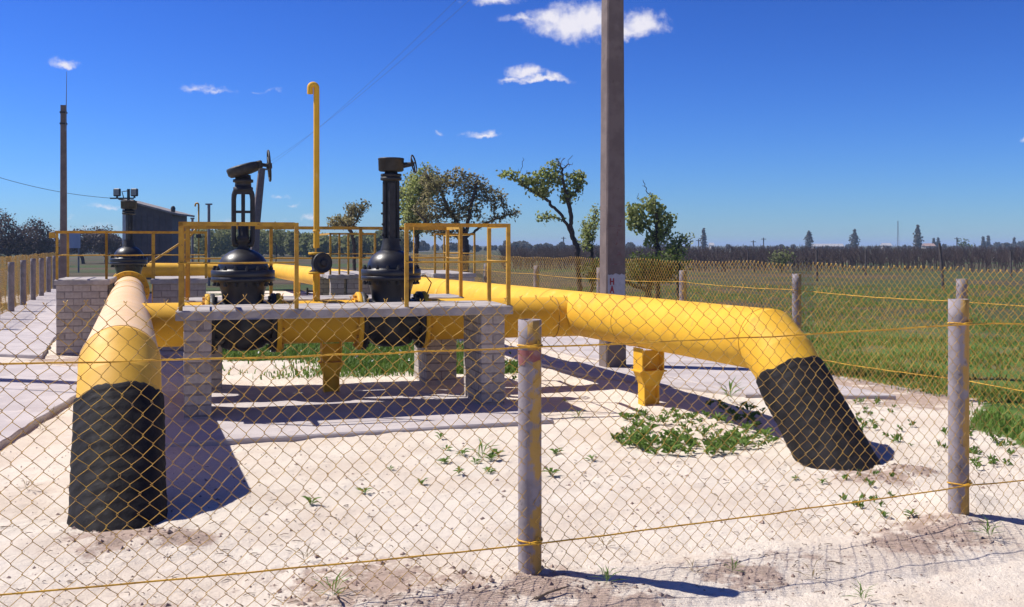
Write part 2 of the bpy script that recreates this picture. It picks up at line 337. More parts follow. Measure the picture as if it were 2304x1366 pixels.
def make_ground():
    xs = np.concatenate([-np.geomspace(3500, 9, 26), np.arange(-8.4, -3.9, .12), np.arange(-3.9, 4.2, .042), np.arange(4.2, 8.4, .12), np.geomspace(9, 3500, 26)])
    ys = np.concatenate([[-60, -20, -6, -1, 1.5], np.arange(3.0, 8.2, .042), np.arange(8.2, 20, .1), np.geomspace(20.2, 60, 50), np.geomspace(64, 5000, 26)])
    nx, ny = len(xs), len(ys); V = np.zeros((nx * ny, 3), np.float32); G = np.zeros(nx * ny, np.float32); B = np.zeros(nx * ny, np.float32); FLD = np.zeros(nx * ny, np.float32)
    for j, y in enumerate(ys):
        for i, x in enumerate(xs):
            k = j * nx + i; far = abs(x) > 40 or y > 70 or y < 1
            V[k] = (x, y, -.012 if far else gz(x, y))
            if far: G[k] = 1.0 if (y > 40 or (abs(x) > 9 and y > 6)) else 0.0; FLD[k] = 1.0
            else:
                G[k] = grass_amount(x, y); sr = sd_right(x, y); FLD[k] = clamp((y - 17 + 3 * fbm(x, y, .25, 8)) / 7) if (sr > 0 or y > 30) else clamp((y - 24) / 6)
                b = 0.0
                for (bx, by, r) in BROWN:
                    d2 = ((x - bx) ** 2 + (y - by) ** 2) / (r * r)
                    if d2 < 4: b = max(b, math.exp(-d2 * 1.2) * (1.0 + .7 * fbm(x, y, 5, 9)))
                if 4.0 < y < 7: b = max(b, .55 * clamp(1 - abs(sd_front(x, y) - .25) / .5) * clamp(.4 + 1.6 * fbm(x, y, 1.1, 11)))
                B[k] = clamp(b)
    idx = np.arange(nx * ny).reshape(ny, nx); Q = np.stack([idx[:-1, :-1], idx[:-1, 1:], idx[1:, 1:], idx[1:, :-1]], -1).reshape(-1, 4)
    M = bpy.data.materials.new('ground'); M.use_nodes = True; nt = M.node_tree; N = nt.nodes; L = nt.links; p = N['Principled BSDF']
    p.inputs['Roughness'].default_value = .95; p.inputs['Specular IOR Level'].default_value = .2
    MAT['ground'] = M
    o = fast_mesh('ground', V, Q, 'ground', smooth=True); tag(o, kind='structure')
    for nm, arr in (('grass', G), ('brown', B), ('field', FLD)):
        at_ = o.data.attributes.new(nm, 'FLOAT', 'POINT'); at_.data.foreach_set('value', arr)
    tc = N.new('ShaderNodeTexCoord')
    def noise(sc, det=6, ro=.6, off=0):
        n = N.new('ShaderNodeTexNoise'); n.inputs['Scale'].default_value = sc; n.inputs['Detail'].default_value = det; n.inputs['Roughness'].default_value = ro
        mp = N.new('ShaderNodeMapping'); mp.inputs['Location'].default_value = (off, off * 2, 0); L.new(tc.outputs['Object'], mp.inputs[0]); L.new(mp.outputs[0], n.inputs['Vector']); return n.outputs['Fac']
    def ramp(f, a, b, c=0., d=1.):
        r = N.new('ShaderNodeMapRange'); r.interpolation_type = 'SMOOTHSTEP'; L.new(f, r.inputs[0]); r.inputs[1].default_value = a; r.inputs[2].default_value = b; r.inputs[3].default_value = c; r.inputs[4].default_value = d; return r.outputs[0]
    def mix(f, a, b):
        x = N.new('ShaderNodeMixRGB')
        for i, v in ((0, f), (1, a), (2, b)):
            if isinstance(v, tuple): x.inputs[i].default_value = v + (1,)
            elif isinstance(v, float): x.inputs[i].default_value = v
            else: L.new(v, x.inputs[i])
        return x.outputs[0]
    def attr(nm):
        a = N.new('ShaderNodeAttribute'); a.attribute_name = nm; return a.outputs['Fac']
    def mth(op, a, b):
        n = N.new('ShaderNodeMath'); n.operation = op
        for i, v in ((0, a), (1, b)):
            if isinstance(v, float): n.inputs[i].default_value = v
            else: L.new(v, n.inputs[i])
        return n.outputs[0]
    sand = mix(ramp(noise(1.3), .40, .62), (.74, .66, .555), (.67, .575, .47))
    sand = mix(ramp(noise(14, 5, .7, 3), .57, .72, 0, .55), sand, (.46, .36, .31))
    sand = mix(ramp(noise(60, 3, .7, 5), .62, .70, 0, .65), sand, (.30, .22, .18))
    sand = mix(ramp(noise(5, 5, .7, 8), .58, .75, 0, .6), sand, (.78, .71, .66))
    earth = mix(ramp(noise(18, 5, .7, 2), .4, .65), (.42, .30, .24), (.27, .185, .14))
    turf = mix(ramp(noise(.9, 7, .75, 4), .45, .62), (.095, .165, .03), (.17, .145, .07))
    fld = mix(ramp(noise(.16, 6, .65, 6), .38, .62), (.055, .055, .026), (.10, .072, .046))
    fld = mix(ramp(noise(.07, 5, .6, 7), .47, .6, 0, .8), fld, (.05, .085, .024))
    gm = ramp(mth('ADD', attr('grass'), mth('MULTIPLY', mth('SUBTRACT', noise(7, 5, .7, 9), .5), .9)), .38, .62)
    bm_ = ramp(mth('ADD', attr('brown'), mth('MULTIPLY', mth('SUBTRACT', noise(9, 7, .75, 12), .5), 2.6)), .35, .8, 0, .8)
    c = mix(bm_, sand, earth); c = mix(gm, c, mix(attr('field'), turf, fld))
    L.new(c, p.inputs['Base Color'])
    b = N.new('ShaderNodeBump'); b.inputs['Distance'].default_value = .035; b.inputs['Strength'].default_value = 1.0
    L.new(mth('ADD', mth('MULTIPLY', noise(9, 7, .72, 1), 1.0), mth('MULTIPLY', noise(70, 4, .7, 1), .25)), b.inputs['Height']); L.new(b.outputs[0], p.inputs['Normal'])
make_ground()

# concrete paving: real slabs with joints and broken edges
def paving_slab(pts, top=.03, thick=.16, jag=.02, seed=0):
    rr = random.Random(seed); P = []
    for i in range(len(pts)):
        a = Vector(pts[i]); b = Vector(pts[(i + 1) % len(pts)]); n = max(2, int((b - a).length / .16)); nrm = Vector((-(b - a).y, (b - a).x)).normalized()
        for k in range(n): P.append(a.lerp(b, k / n) + nrm * (rr.uniform(-jag, jag) if k else 0))
    m_ = MB(); n = len(P); cx = sum((p.x for p in P)) / n; cy = sum((p.y for p in P)) / n
    def ins(p, d): v = Vector((cx - p.x, cy - p.y)); return p + v.normalized() * d
    V = [(p.x, p.y, top - thick) for p in P] + [(p.x, p.y, top - .012) for p in P] + [(ins(p, .012).x, ins(p, .012).y, top) for p in P]
    Fc = [(i, (i + 1) % n, n + (i + 1) % n, n + i) for i in range(n)] + [(n + i, n + (i + 1) % n, 2 * n + (i + 1) % n, 2 * n + i) for i in range(n)] + [tuple(range(2 * n, 3 * n))]
    m_.add(V, Fc); return m_
pave = bpy.data.objects.new('concrete_paving', None); COL.objects.link(pave); tag(pave, kind='structure')
def fr(u, v): p = FRONT + AX * u + AY * v; return (p.x, p.y)
slabs = [([fr(-.45, -1.15), fr(3.35, -.98), fr(3.30, .95), fr(-.5, .9)], .026), ([fr(-.5, .93), fr(2.62, .98), fr(2.55, 1.25), fr(1.9, 2.05), fr(-.5, 2.1)], .018)]
R0 = [(2.55, 11.15), (4.15, 11.05), (2.95, 13.9), (1.35, 14.2)]
slabs += [(R0, .03), ([(1.33, 14.24), (2.93, 13.94), (1.75, 16.9), (.15, 17.2)], .034), ([(.13, 17.24), (1.73, 16.94), (.4, 20.0), (-1.25, 20.3)], .028)]
slabs += [([(1.0, 12.7), (2.5, 11.2), (1.3, 14.2), (.2, 14.5)], .022)]
Lx = [[(-6.6, 9.4), (-4.2, 8.35), (-4.75, 11.2), (-7.4, 12.1)], [(-7.45, 12.15), (-4.8, 11.25), (-5.6, 13.5), (-8.2, 14.5)], [(-8.9, 15.6), (-6.9, 15.0), (-8.05, 18.0), (-10.0, 18.6)],
      [(-10.02, 18.65), (-8.07, 18.05), (-9.2, 21.1), (-11.2, 21.7)], [(-11.25, 21.75), (-9.25, 21.15), (-10.5, 24.5), (-12.5, 25.1)], [(-12.5, 25.15), (-10.5, 24.55), (-12.5, 30), (-14.4, 30.5)], [(-14.4, 30.55), (-12.5, 30.05), (-15.4, 38), (-17.4, 38.6)]]
slabs += [(q, .03 + .004 * (i % 3)) for i, q in enumerate(Lx)]
slabs += [([(-7.6, 26), (-4.2, 26.6), (-6.5, 32), (-9.6, 31.4)], .03)]
for i, (pts, top) in enumerate(slabs): paving_slab([Vector(p) for p in pts], top, .16, .014, i).build('paving_slab', 'paving', pave)

# ------------------------------------------------------------------ walkway platforms: brick piers, slab, railing
BRICKS = {}
def brick_mesh(l, w, h):
    k = (round(l, 3), round(w, 3), round(h, 3))
    if k not in BRICKS:
        m_ = MB(); m_.box((0, 0, 0), (l, w, h), bev=.006)
        me = bpy.data.meshes.new('brick'); me.from_pydata(m_.v, [], m_.f); me.update(); me.materials.append(MAT['brick']); BRICKS[k] = me
    return BRICKS[k]
def pier(parent, u0, v0, wu, wv, z0, z1, rng):
    """brick pier; its core is the mortar, every brick a piece of its own"""
    core = MB().box((u0 + wu / 2, v0 + wv / 2, (z0 + z1) / 2), (wu - .016, wv - .016, z1 - z0)).build('pier', 'mortar', parent)
    n = max(1, round((z1 - z0) / .1)); ch = (z1 - z0) / n; bw = .12; jt = .011
    for c in range(n):
        z = z0 + ch * (c + .5)
        def row(a0, a1, odd):
            Ltot = a1 - a0; k = max(1, round(Ltot / .262)); l = Ltot / k
            cuts = [a0 + i * l for i in range(k + 1)]
            if odd: cuts = [a0] + [a0 + (i + .5) * l for i in range(k)] + [a1]
            return [(cuts[i], cuts[i + 1]) for i in range(len(cuts) - 1)]
        def put(uc, vc, l, w):
            o = link('brick', brick_mesh(l - jt, w - jt, ch - jt), core)
            o.location = (uc + rng.uniform(-.0025, .0025), vc + rng.uniform(-.0025, .0025), z + rng.uniform(-.0012, .0012)); o.rotation_euler = (0, 0, rng.uniform(-.008, .008))
        odd = c % 2
        for (a, b) in row(u0, u0 + wu, odd):
            put((a + b) / 2, v0 + bw / 2, b - a, bw)
            if wv > .3: put((a + b) / 2, v0 + wv - bw / 2, b - a, bw)
        if wv > .3:
            for (a, b) in row(v0 + bw, v0 + wv - bw, odd):
                for uu in ((u0 + bw / 2, u0 + wu - bw / 2)): put(uu, (a + b) / 2, bw, b - a)
def slab(parent, u0, v0, wu, wv, top, th, rng):
    """weathered cast slab with chipped arrises"""
    m_ = MB(); nu = max(2, int(wu / .09)); nv = max(2, int(wv / .12)); P = []
    for i in range(nu): P.append((u0 + wu * i / nu, v0))
    for i in range(nv): P.append((u0 + wu, v0 + wv * i / nv))
    for i in range(nu): P.append((u0 + wu - wu * i / nu, v0 + wv))
    for i in range(nv): P.append((u0, v0 + wv - wv * i / nv))
    n = len(P); cu, cv = u0 + wu / 2, v0 + wv / 2; V = []
    for (zz, d) in ((top - th, .004), (top - th + .012, 0.), (top - .012, 0.), (top, .012)):
        for (a, b) in P:
            j = rng.uniform(0, .007) if rng.random() < .8 else rng.uniform(.01, .022)
            V.append((a + (d + j) * (1 if a < cu else -1) * (1 if abs(a - cu) > wu / 2 - 1e-4 else 0), b + (d + j) * (1 if b < cv else -1) * (1 if abs(b - cv) > wv / 2 - 1e-4 else 0), zz + rng.uniform(-.002, .002)))
    Fc = [(r * n + i, r * n + (i + 1) % n, (r + 1) * n + (i + 1) % n, (r + 1) * n + i) for r in range(3) for i in range(n)]
    Fc += [tuple(range(n - 1, -1, -1)), tuple(range(3 * n, 4 * n))]
    m_.add(V, Fc); return m_.build('slab', 'slab_concrete', parent)
def angle_iron(p, q, w=.045, t=.005, flip=(1, 1)):
    """L profile between two points"""
    p = Vector(p); q = Vector(q); d = (q - p); Ln = d.length; d.normalize(); m_ = MB()
    if abs(d.z) > .9: e1 = Vector((flip[0], 0, 0)); e2 = Vector((0, flip[1], 0))
    else: e1 = Vector((0, 0, -1)); e2 = d.cross(Vector((0, 0, 1))).normalized() * flip[0]
    mid = (p + q) / 2
    for (ea, eb) in ((e1, e2), (e2, e1)):
        M = Matrix((ea, eb, d)).transposed()
        if M.determinant() < 0: M = Matrix((ea, -eb, d)).transposed(); off = ea * (w / 2) + eb * (t / 2)
        else: off = ea * (w / 2) + eb * (t / 2)
        off2 = Vector((0, 0, 0)) if ea is e1 else ea * (t * 1.02 / 2)
        m_.box(mid + off + off2, (w if ea is e1 else w - t, t, Ln), M=M)
    return m_
def railing(parent, pts, z0, ztop, zmid, closed_posts=True):
    """posts at every point, top rail of angle iron and thin middle rail between them"""
    for (a, b) in pts: angle_iron((a, b, z0), (a, b, ztop - .004), .038, .006, (1, 1)).build('railing_post', 'rail_paint', parent)
    for (p, q) in zip(pts[:-1], pts[1:]):
        angle_iron((p[0], p[1], ztop), (q[0], q[1], ztop), .038, .006, (1, 1)).build('top_rail', 'rail_paint', parent)
        MB().tube([(p[0], p[1], zmid), ((p[0] + q[0]) / 2 + .004, (p[1] + q[1]) / 2, zmid - .004), (q[0], q[1], zmid)], .009, 8).build('middle_rail', 'rail_paint', parent)
ZT, ZM = 1.87, 1.485
def front_platform():
    rng = random.Random(3)
    t = thing('walkway_platform', 'front concrete walkway on white brick piers with two rail sections and a gap between', 'platform', FRONT, AA)
    slab(t, -.03, -.03, 3.27, .97, 1.04, .092, rng)
    pier(t, .04, .02, .26, .76, -.05, .948, rng); pier(t, 2.91, .02, .26, .76, -.05, .948, rng)
    railing(t, [(1.06, .0), (.0, .0), (.0, .745)], 1.036, ZT, ZM)
    railing(t, [(2.13, .0), (3.18, .0), (3.18, .745)], 1.036, ZT, ZM)
    MB().box((2.22, .012, 1.62), (.006, .03, .5)).build('rail_strip', 'rail_paint', t)
    t2 = thing('walkway_platform', 'rear concrete walkway behind the two black valves, railed along its back edge', 'platform', FRONT + AY * 1.90, AA)
    slab(t2, -.03, 0, 3.25, .82, 1.035, .09, rng)
    pier(t2, .04, .03, .38, .76, -.05, .945, rng); pier(t2, 2.74, .03, .38, .76, -.05, .945, rng)
    railing(t2, [(3.15, .03), (3.15, .74), (2.05, .74), (.97, .74), (.02, .74), (.02, .03)], 1.032, ZT + .01, ZM + .01)
front_platform()
def side_platform(loc, w, ln, label, z=1.13, rails=None, seed=1, piers=None, zt=ZT):
    rng = random.Random(seed); t = thing('walkway_platform', label, 'platform', loc, AA)
    slab(t, -.03, -.03, w + .06, ln, z, .085, rng)
    for (u0, wu) in (piers or [(0, w)]): pier(t, u0, 0, wu, .25, -.1, z - .085, rng); pier(t, u0, ln - .35, wu, .25, -.1, z - .085, rng)
    for rl in rails: railing(t, rl, z - .004, zt, z + (zt - z) * .5)
    return t
P1 = Vector((-6.92, 15.5, 0)); P2 = Vector((-5.60, 15.92, 0))
sp1 = side_platform(P1, .74, 1.35, 'narrow brick walkway between the pale pipe and the left mesh fence', 1.13, [[(.0, 1.25), (.0, .0), (.70, .0)]], 11)
# the front rail runs on across the pipe to the next walkway
sp2 = side_platform(P2, .80, 1.35, 'narrow brick walkway on the inner side of the pale pipe beside the shed', 1.13, [[(.0, .0), (.78, .0), (.78, .62), (.78, 1.25)]], 12)
railing(sp1, [(.70, 0), (1.372, .03)], 1.126, ZT, 1.126 + (ZT - 1.126) * .5)
MB().box((-.05, .02, 1.80), (.09, .012, .085), bev=.004).build('tag_plate', 'rail_paint', sp1)
# sloping handrails down the far steps of that walkway
hr = thing('stair_handrail', 'thin sloping yellow handrails rising in front of the grey shed', 'handrail', P2 + AX * .12 + AY * 1.7, AA)
for k, dv in enumerate((0, .55)):
    MB().tube([(0 - .25, dv, 1.35), (.38, dv, 1.78), (.52, dv, 1.95)], .014, 8).build('handrail', 'rail_paint', hr)
    MB().tube([(-.2, dv, 0), (-.2, dv, 1.385)], .014, 8).build('support_leg', 'rail_paint', hr)
    MB().tube([(.38, dv, 0), (.38, dv, 1.78)], .014, 8).build('support_leg', 'rail_paint', hr)
P3 = Vector((-3.66, 20.5, 0)); P4 = Vector((-1.62, 21.3, 0))
sp3 = side_platform(P3, .95, 3.0, 'far brick walkway with small yellow cage rail beyond the tall vent pipe', 1.06, [[(.60, .0), (.36, .0), (.18, .0), (.0, .0), (.0, 2.9)], [(.60, .0), (.90, .0)]], 13, piers=[(.02, .28), (.345, .58)], zt=1.90)
sp4 = side_platform(P4, .88, 3.0, 'far railed brick walkway on the outer side of the long yellow pipe', 1.06, [[(.0, .0), (.26, .0), (.85, .0), (.85, 1.4), (.85, 2.9)]], 14, zt=1.90)

# ------------------------------------------------------------------ yellow pipes
PR = .265
def arc_path(p, d1, d2, turn_r, n=10):
    """points of a bend from direction d1 to d2 whose corner lies at p"""
    d1 = d1.normalized(); d2 = d2.normalized(); ang = d1.angle(d2); tlen = turn_r * math.tan(ang / 2)
    a = p - d1 * tlen; b = p + d2 * tlen; ax = d1.cross(d2).normalized(); c = a + ax.cross(d1) * turn_r; pts = []
    for i in range(n + 1):
        q = Matrix.Rotation(ang * i / n, 3, ax) @ (a - c); pts.append(c + q)
    return pts
def weld(t, off, p, d, r, mat_='yellow_elbow', th=.006):
    M = d.to_track_quat('Z', 'Y').to_matrix(); MB().torus(p - off, r, th, M, 48, 6).build('weld_seam', mat_, t)
def mitre_tube(pts, r, n=48):
    """pipe of straight segments whose joints lie in the bisecting planes"""
    pts = [Vector(p) for p in pts]; d = [(pts[i + 1] - pts[i]).normalized() for i in range(len(pts) - 1)]; m_ = MB(); V = []
    side = d[0].cross(Vector((0, 0, 1))).normalized()
    for i, p in enumerate(pts):
        di = d[max(i - 1, 0)]; nrm = di if i in (0, len(pts) - 1) else (d[i - 1] + d[i]).normalized(); up = side.cross(di).normalized()
        for j in range(n):
            a = 2 * math.pi * j / n; q = (up * math.cos(a) + side * math.sin(a)) * r; V.append(p + q - di * (q.dot(nrm) / di.dot(nrm)))
    k = len(pts)
    for i in range(k - 1): m_.add(V[i * n:(i + 2) * n], [(j, (j + 1) % n, n + (j + 1) % n, n + j) for j in range(n)], True)
    return m_
def stub_pipe(axis, y_corner, y_end, root_label, pale_straight, name='pipeline', wrap_from=.12):
    p = axis(y_corner); d_in = BX.copy(); down = (-BX + Vector((0, 0, -1.02))).normalized()
    base = p + down * ((p.z) / -down.z)
    t = thing(name, root_label, 'pipe', (base.x, base.y, 0), 0); off = Vector((base.x, base.y, 0))
    # two mitre joints: a strong one at the seam, a weak one near the wrap
    d0 = -d_in; th = d0.angle(down); L_ = .26; a1 = th * .75; d1 = Matrix.Rotation(a1, 3, d0.cross(down).normalized()) @ d0
    j1 = p - d0 * (L_ * math.sin(th - a1) / math.sin(th)); j2 = j1 + d1 * L_; bend = [j1 - d0 * .04, j1, j2]
    tail = axis(y_end)
    st = [tail - off] + [tail.lerp(bend[0], k / 12) - off for k in range(1, 12)] + [bend[0] - off]
    MB().tube(st, PR, 48).build('straight_pipe', 'yellow_pale' if pale_straight else 'yellow_paint', t)
    el = [b - off for b in bend]; ext = [bend[-1] + down * s_ - off for s_ in (.05, wrap_from + .15)]
    mitre_tube(el + ext[1:], PR + .0005).build('elbow', 'yellow_elbow' if pale_straight else 'yellow_paint', t)
    weld(t, off, bend[0] + d0 * .004, d0, PR + .001, 'yellow_pale' if pale_straight else 'yellow_elbow', .005)
    # bitumen tape wound round the buried end
    rr = random.Random(5 if pale_straight else 6); V = []; n = 64; rings = 74; s0 = .05 + wrap_from - .08; Ls = (p.z + .3) / -down.z - (bend[-1] - p).length - s0
    u = down.orthogonal().normalized(); u = (Vector((0, 0, 1)) - down * down.z).normalized(); w = down.cross(u)
    for i in range(rings):
        f = i / (rings - 1)
        for j in range(n):
            an = 2 * math.pi * j / n; s_ = s0 + Ls * f
            edge = (.022 * math.sin(an * 2 + 1) + .035 * mnoise.noise(Vector((math.cos(an) * 2.2, math.sin(an) * 2.2, 4.4))) + .02 * mnoise.noise(Vector((math.cos(an) * 8, math.sin(an) * 8, 1.4))) + .045 * math.cos(an)) * max(0, 1 - f * 8)
            spiral = ((s_ / .085 + an / (2 * math.pi)) % 1.0)
            r = PR + .012 + .0065 * max(0., spiral * (.75 + .6 * mnoise.noise(Vector((math.cos(an) * 2, math.sin(an) * 2, s_ * 3))))) + .006 * mnoise.noise(Vector((math.cos(an) * 3, math.sin(an) * 3, s_ * 5))) + .004 * mnoise.noise(Vector((math.cos(an) * 9, math.sin(an) * 9, s_ * 14)))
            if i == 0: r = PR + .005
            V.append(bend[-1] + down * (s_ + edge) + (u * math.cos(an) + w * math.sin(an)) * r - off)
    Fc = [(i * n + j, i * n + (j + 1) % n, (i + 1) * n + (j + 1) % n, (i + 1) * n + j) for i in range(rings - 1) for j in range(n)]
    mm = MB(); mm.add(V, Fc, True); mm.build('bitumen_wrap', 'bitumen', t)
    return t, off
def flange(t, off, p, d, r=.34, th=.05, mat_='yellow_paint', bolts=16, hole=None):
    M = d.to_track_quat('Z', 'Y').to_matrix().to_4x4(); M.translation = p - off
    o = MB().lathe([(r - .008, -th / 2), (r, -th / 2 + .008), (r, th / 2 - .008), (r - .008, th / 2)], 48, M).build('flange', mat_, t)
    mb = MB()
    for k in range(bolts):
        an = 2 * math.pi * (k + .5) / bolts; q = M @ Vector(((r - .045) * math.cos(an), (r - .045) * math.sin(an), 0))
        dd = (M.to_3x3() @ Vector((0, 0, 1))); mb.tube([q - dd * (th / 2 + .028), q + dd * (th / 2 + .028)], .017, 6, smooth=False)
    mb.build('bolt_ring', 'black_rough' if mat_ != 'yellow_paint' else 'rail_paint', t)['kind'] = 'stuff'
    return o
YL, YR = 6.95, 8.56
tl, offl = stub_pipe(left_axis, YL, 18.35, 'pale yellow pipe diving into sand with black wrap, leading to a far valve', True)
flange(tl, offl, left_axis(18.35), BX, .36, .06)
for yy in (13.9, 16.2): weld(tl, offl, left_axis(yy), BX, PR, 'yellow_elbow')
lt = thing('pipeline', 'yellow pipe section running back from the far valve behind the shed rails', 'pipe', left_axis(20.4, 0), 0); off_ = left_axis(20.4, 0)
MB().tube([left_axis(y) - off_ for y in (20.3, 25, 30, 36.6)], PR, 32).build('straight_pipe', 'yellow_paint', lt)
flange(lt, off_, left_axis(20.33), BX, .36, .06)
for y in (24, 31): MB().box(left_axis(y, .3) - off_, (.18, .12, .62)).build('pipe_stand', 'yellow_paint', lt)
tr_, offr = stub_pipe(right_axis, YR, 38.2, 'long bright yellow pipe ending in a bend with black wrapped foot by weeds', False, wrap_from=.16)
for yy in (10.95, 13.0, 17.2, 22., 29.): weld(tr_, offr, right_axis(yy), BX, PR, 'rail_paint', .0045)
for yy in (26.0, 33.5):
    MB().box(right_axis(yy, .22) - offr, (.2, .14, .55)).build('pipe_stand', 'yellow_paint', tr_)
bc = thing('pipeline', 'yellow pipe crossing at the far end of the yard in front of the shed', 'pipe', (right_axis(38.2).x, 38.2, 0), 0); offb = Vector((right_axis(38.2).x, 38.2, 0))
MB().tube([right_axis(38.2) - offb + BX * .1, left_axis(36.55, .76) - offb + Vector((-.4, -.02, 0))], PR, 32).build('straight_pipe', 'yellow_paint', bc)
for k in (.3, .75):
    q = right_axis(38.2).lerp(left_axis(36.55), k); MB().box(Vector((q.x, q.y, .28)) - offb, (.15, .2, .6)).build('pipe_stand', 'yellow_paint', bc)

CZ = .80; CR = .235
def cr(u, z=CZ): p = O_CROSS + AX * u; return Vector((p.x, p.y, z))
U1, U2, UE, UVENT, USUP = 1.209, 2.834, 5.117, 1.998, 2.159
FH = .345                                             # half length of a valve between its flanges
for (a, b, lab) in ((.0, U1 - FH, 'short yellow cross pipe between the pale pipe and the yoke valve'), (U1 + FH, U2 - FH, 'yellow cross pipe between the two black valves carrying the vent'), (U2 + FH, UE, 'yellow cross pipe from the drum-headed valve to the long pipe')):
    t = thing('cross_pipe', lab, 'pipe', O_CROSS + AX * ((a + b) / 2), AA); m_ = (a + b) / 2; of = Vector((0, 0, 0))
    MB().tube([(a - m_, 0, CZ), (0, 0, CZ), (b - m_, 0, CZ)], CR, 48).build('straight_pipe', 'yellow_paint', t)
    for e, s_ in ((a, 1), (b, -1)):
        if e in (.0, UE): continue
        flange(t, Vector((0, 0, 0)), Vector((e - m_ + s_ * .028, 0, CZ)), Vector((1, 0, 0)), .325, .05)
    if b == UE: 
        M = Vector((1, 0, 0)).to_track_quat('Z', 'Y').to_matrix(); MB().torus((b - m_ - .34, 0, CZ), CR + .004, .006, M, 48, 6).build('weld_seam', 'rail_paint', t)

# pipe supports: saddle, head plate, post of two channels
def support(loc, rz, ztop, label, gl, pw=.17, head=.24):
    t = thing('pipe_support', label, 'support', loc, rz)
    MB().box((0, 0, (ztop - .33) / 2), (pw, .012, ztop - .33 + .1)).build('web_plate', 'yellow_paint', t)
    for s_ in (-1, 1): MB().box((s_ * pw / 2, 0, (ztop - .33) / 2), (.010, .14, ztop - .33 + .1)).build('flange_plate', 'yellow_paint', t)
    MB().box((0, 0, ztop - .27), (head + .02, .22, .014)).build('head_plate', 'yellow_paint', t)
    mb = MB(); P = [(-pw / 2, -.07, ztop - .42), (pw / 2, -.07, ztop - .42), (head / 2, -.07, ztop - .279), (-head / 2, -.07, ztop - .279)]
    mb.add(P + [(x, .07, z) for (x, y, z) in P], [(0, 1, 2, 3), (7, 6, 5, 4), (0, 4, 5, 1), (1, 5, 6, 2), (2, 6, 7, 3), (3, 7, 4, 0)]); mb.build('gusset', 'yellow_paint', t)
    mb = MB(); 
    for s_ in (-1, 1): mb.box((s_ * head * .42, 0, ztop - .15), (.012, .20, .235))
    mb.box((0, 0, ztop - .16), (head * .8, .012, .20)); mb.build('saddle', 'yellow_paint', t)
    return t
support(O_CROSS + AX * USUP, AA, CZ - CR * .92 + .03, 'yellow steel support under the cross pipe between the black valves', None, .16, .25)
q = right_axis(10.62, 0); support(q, RB + math.pi * 0, .842 - PR * .95 + .03, 'yellow steel support under the long pipe behind the weeds', None, .165, .29)
q = left_axis(13.2, 0); support(q, RB, .83 - PR * .95 + .03, 'yellow steel support under the pale pipe near the brick walkway', None, .20, .30)
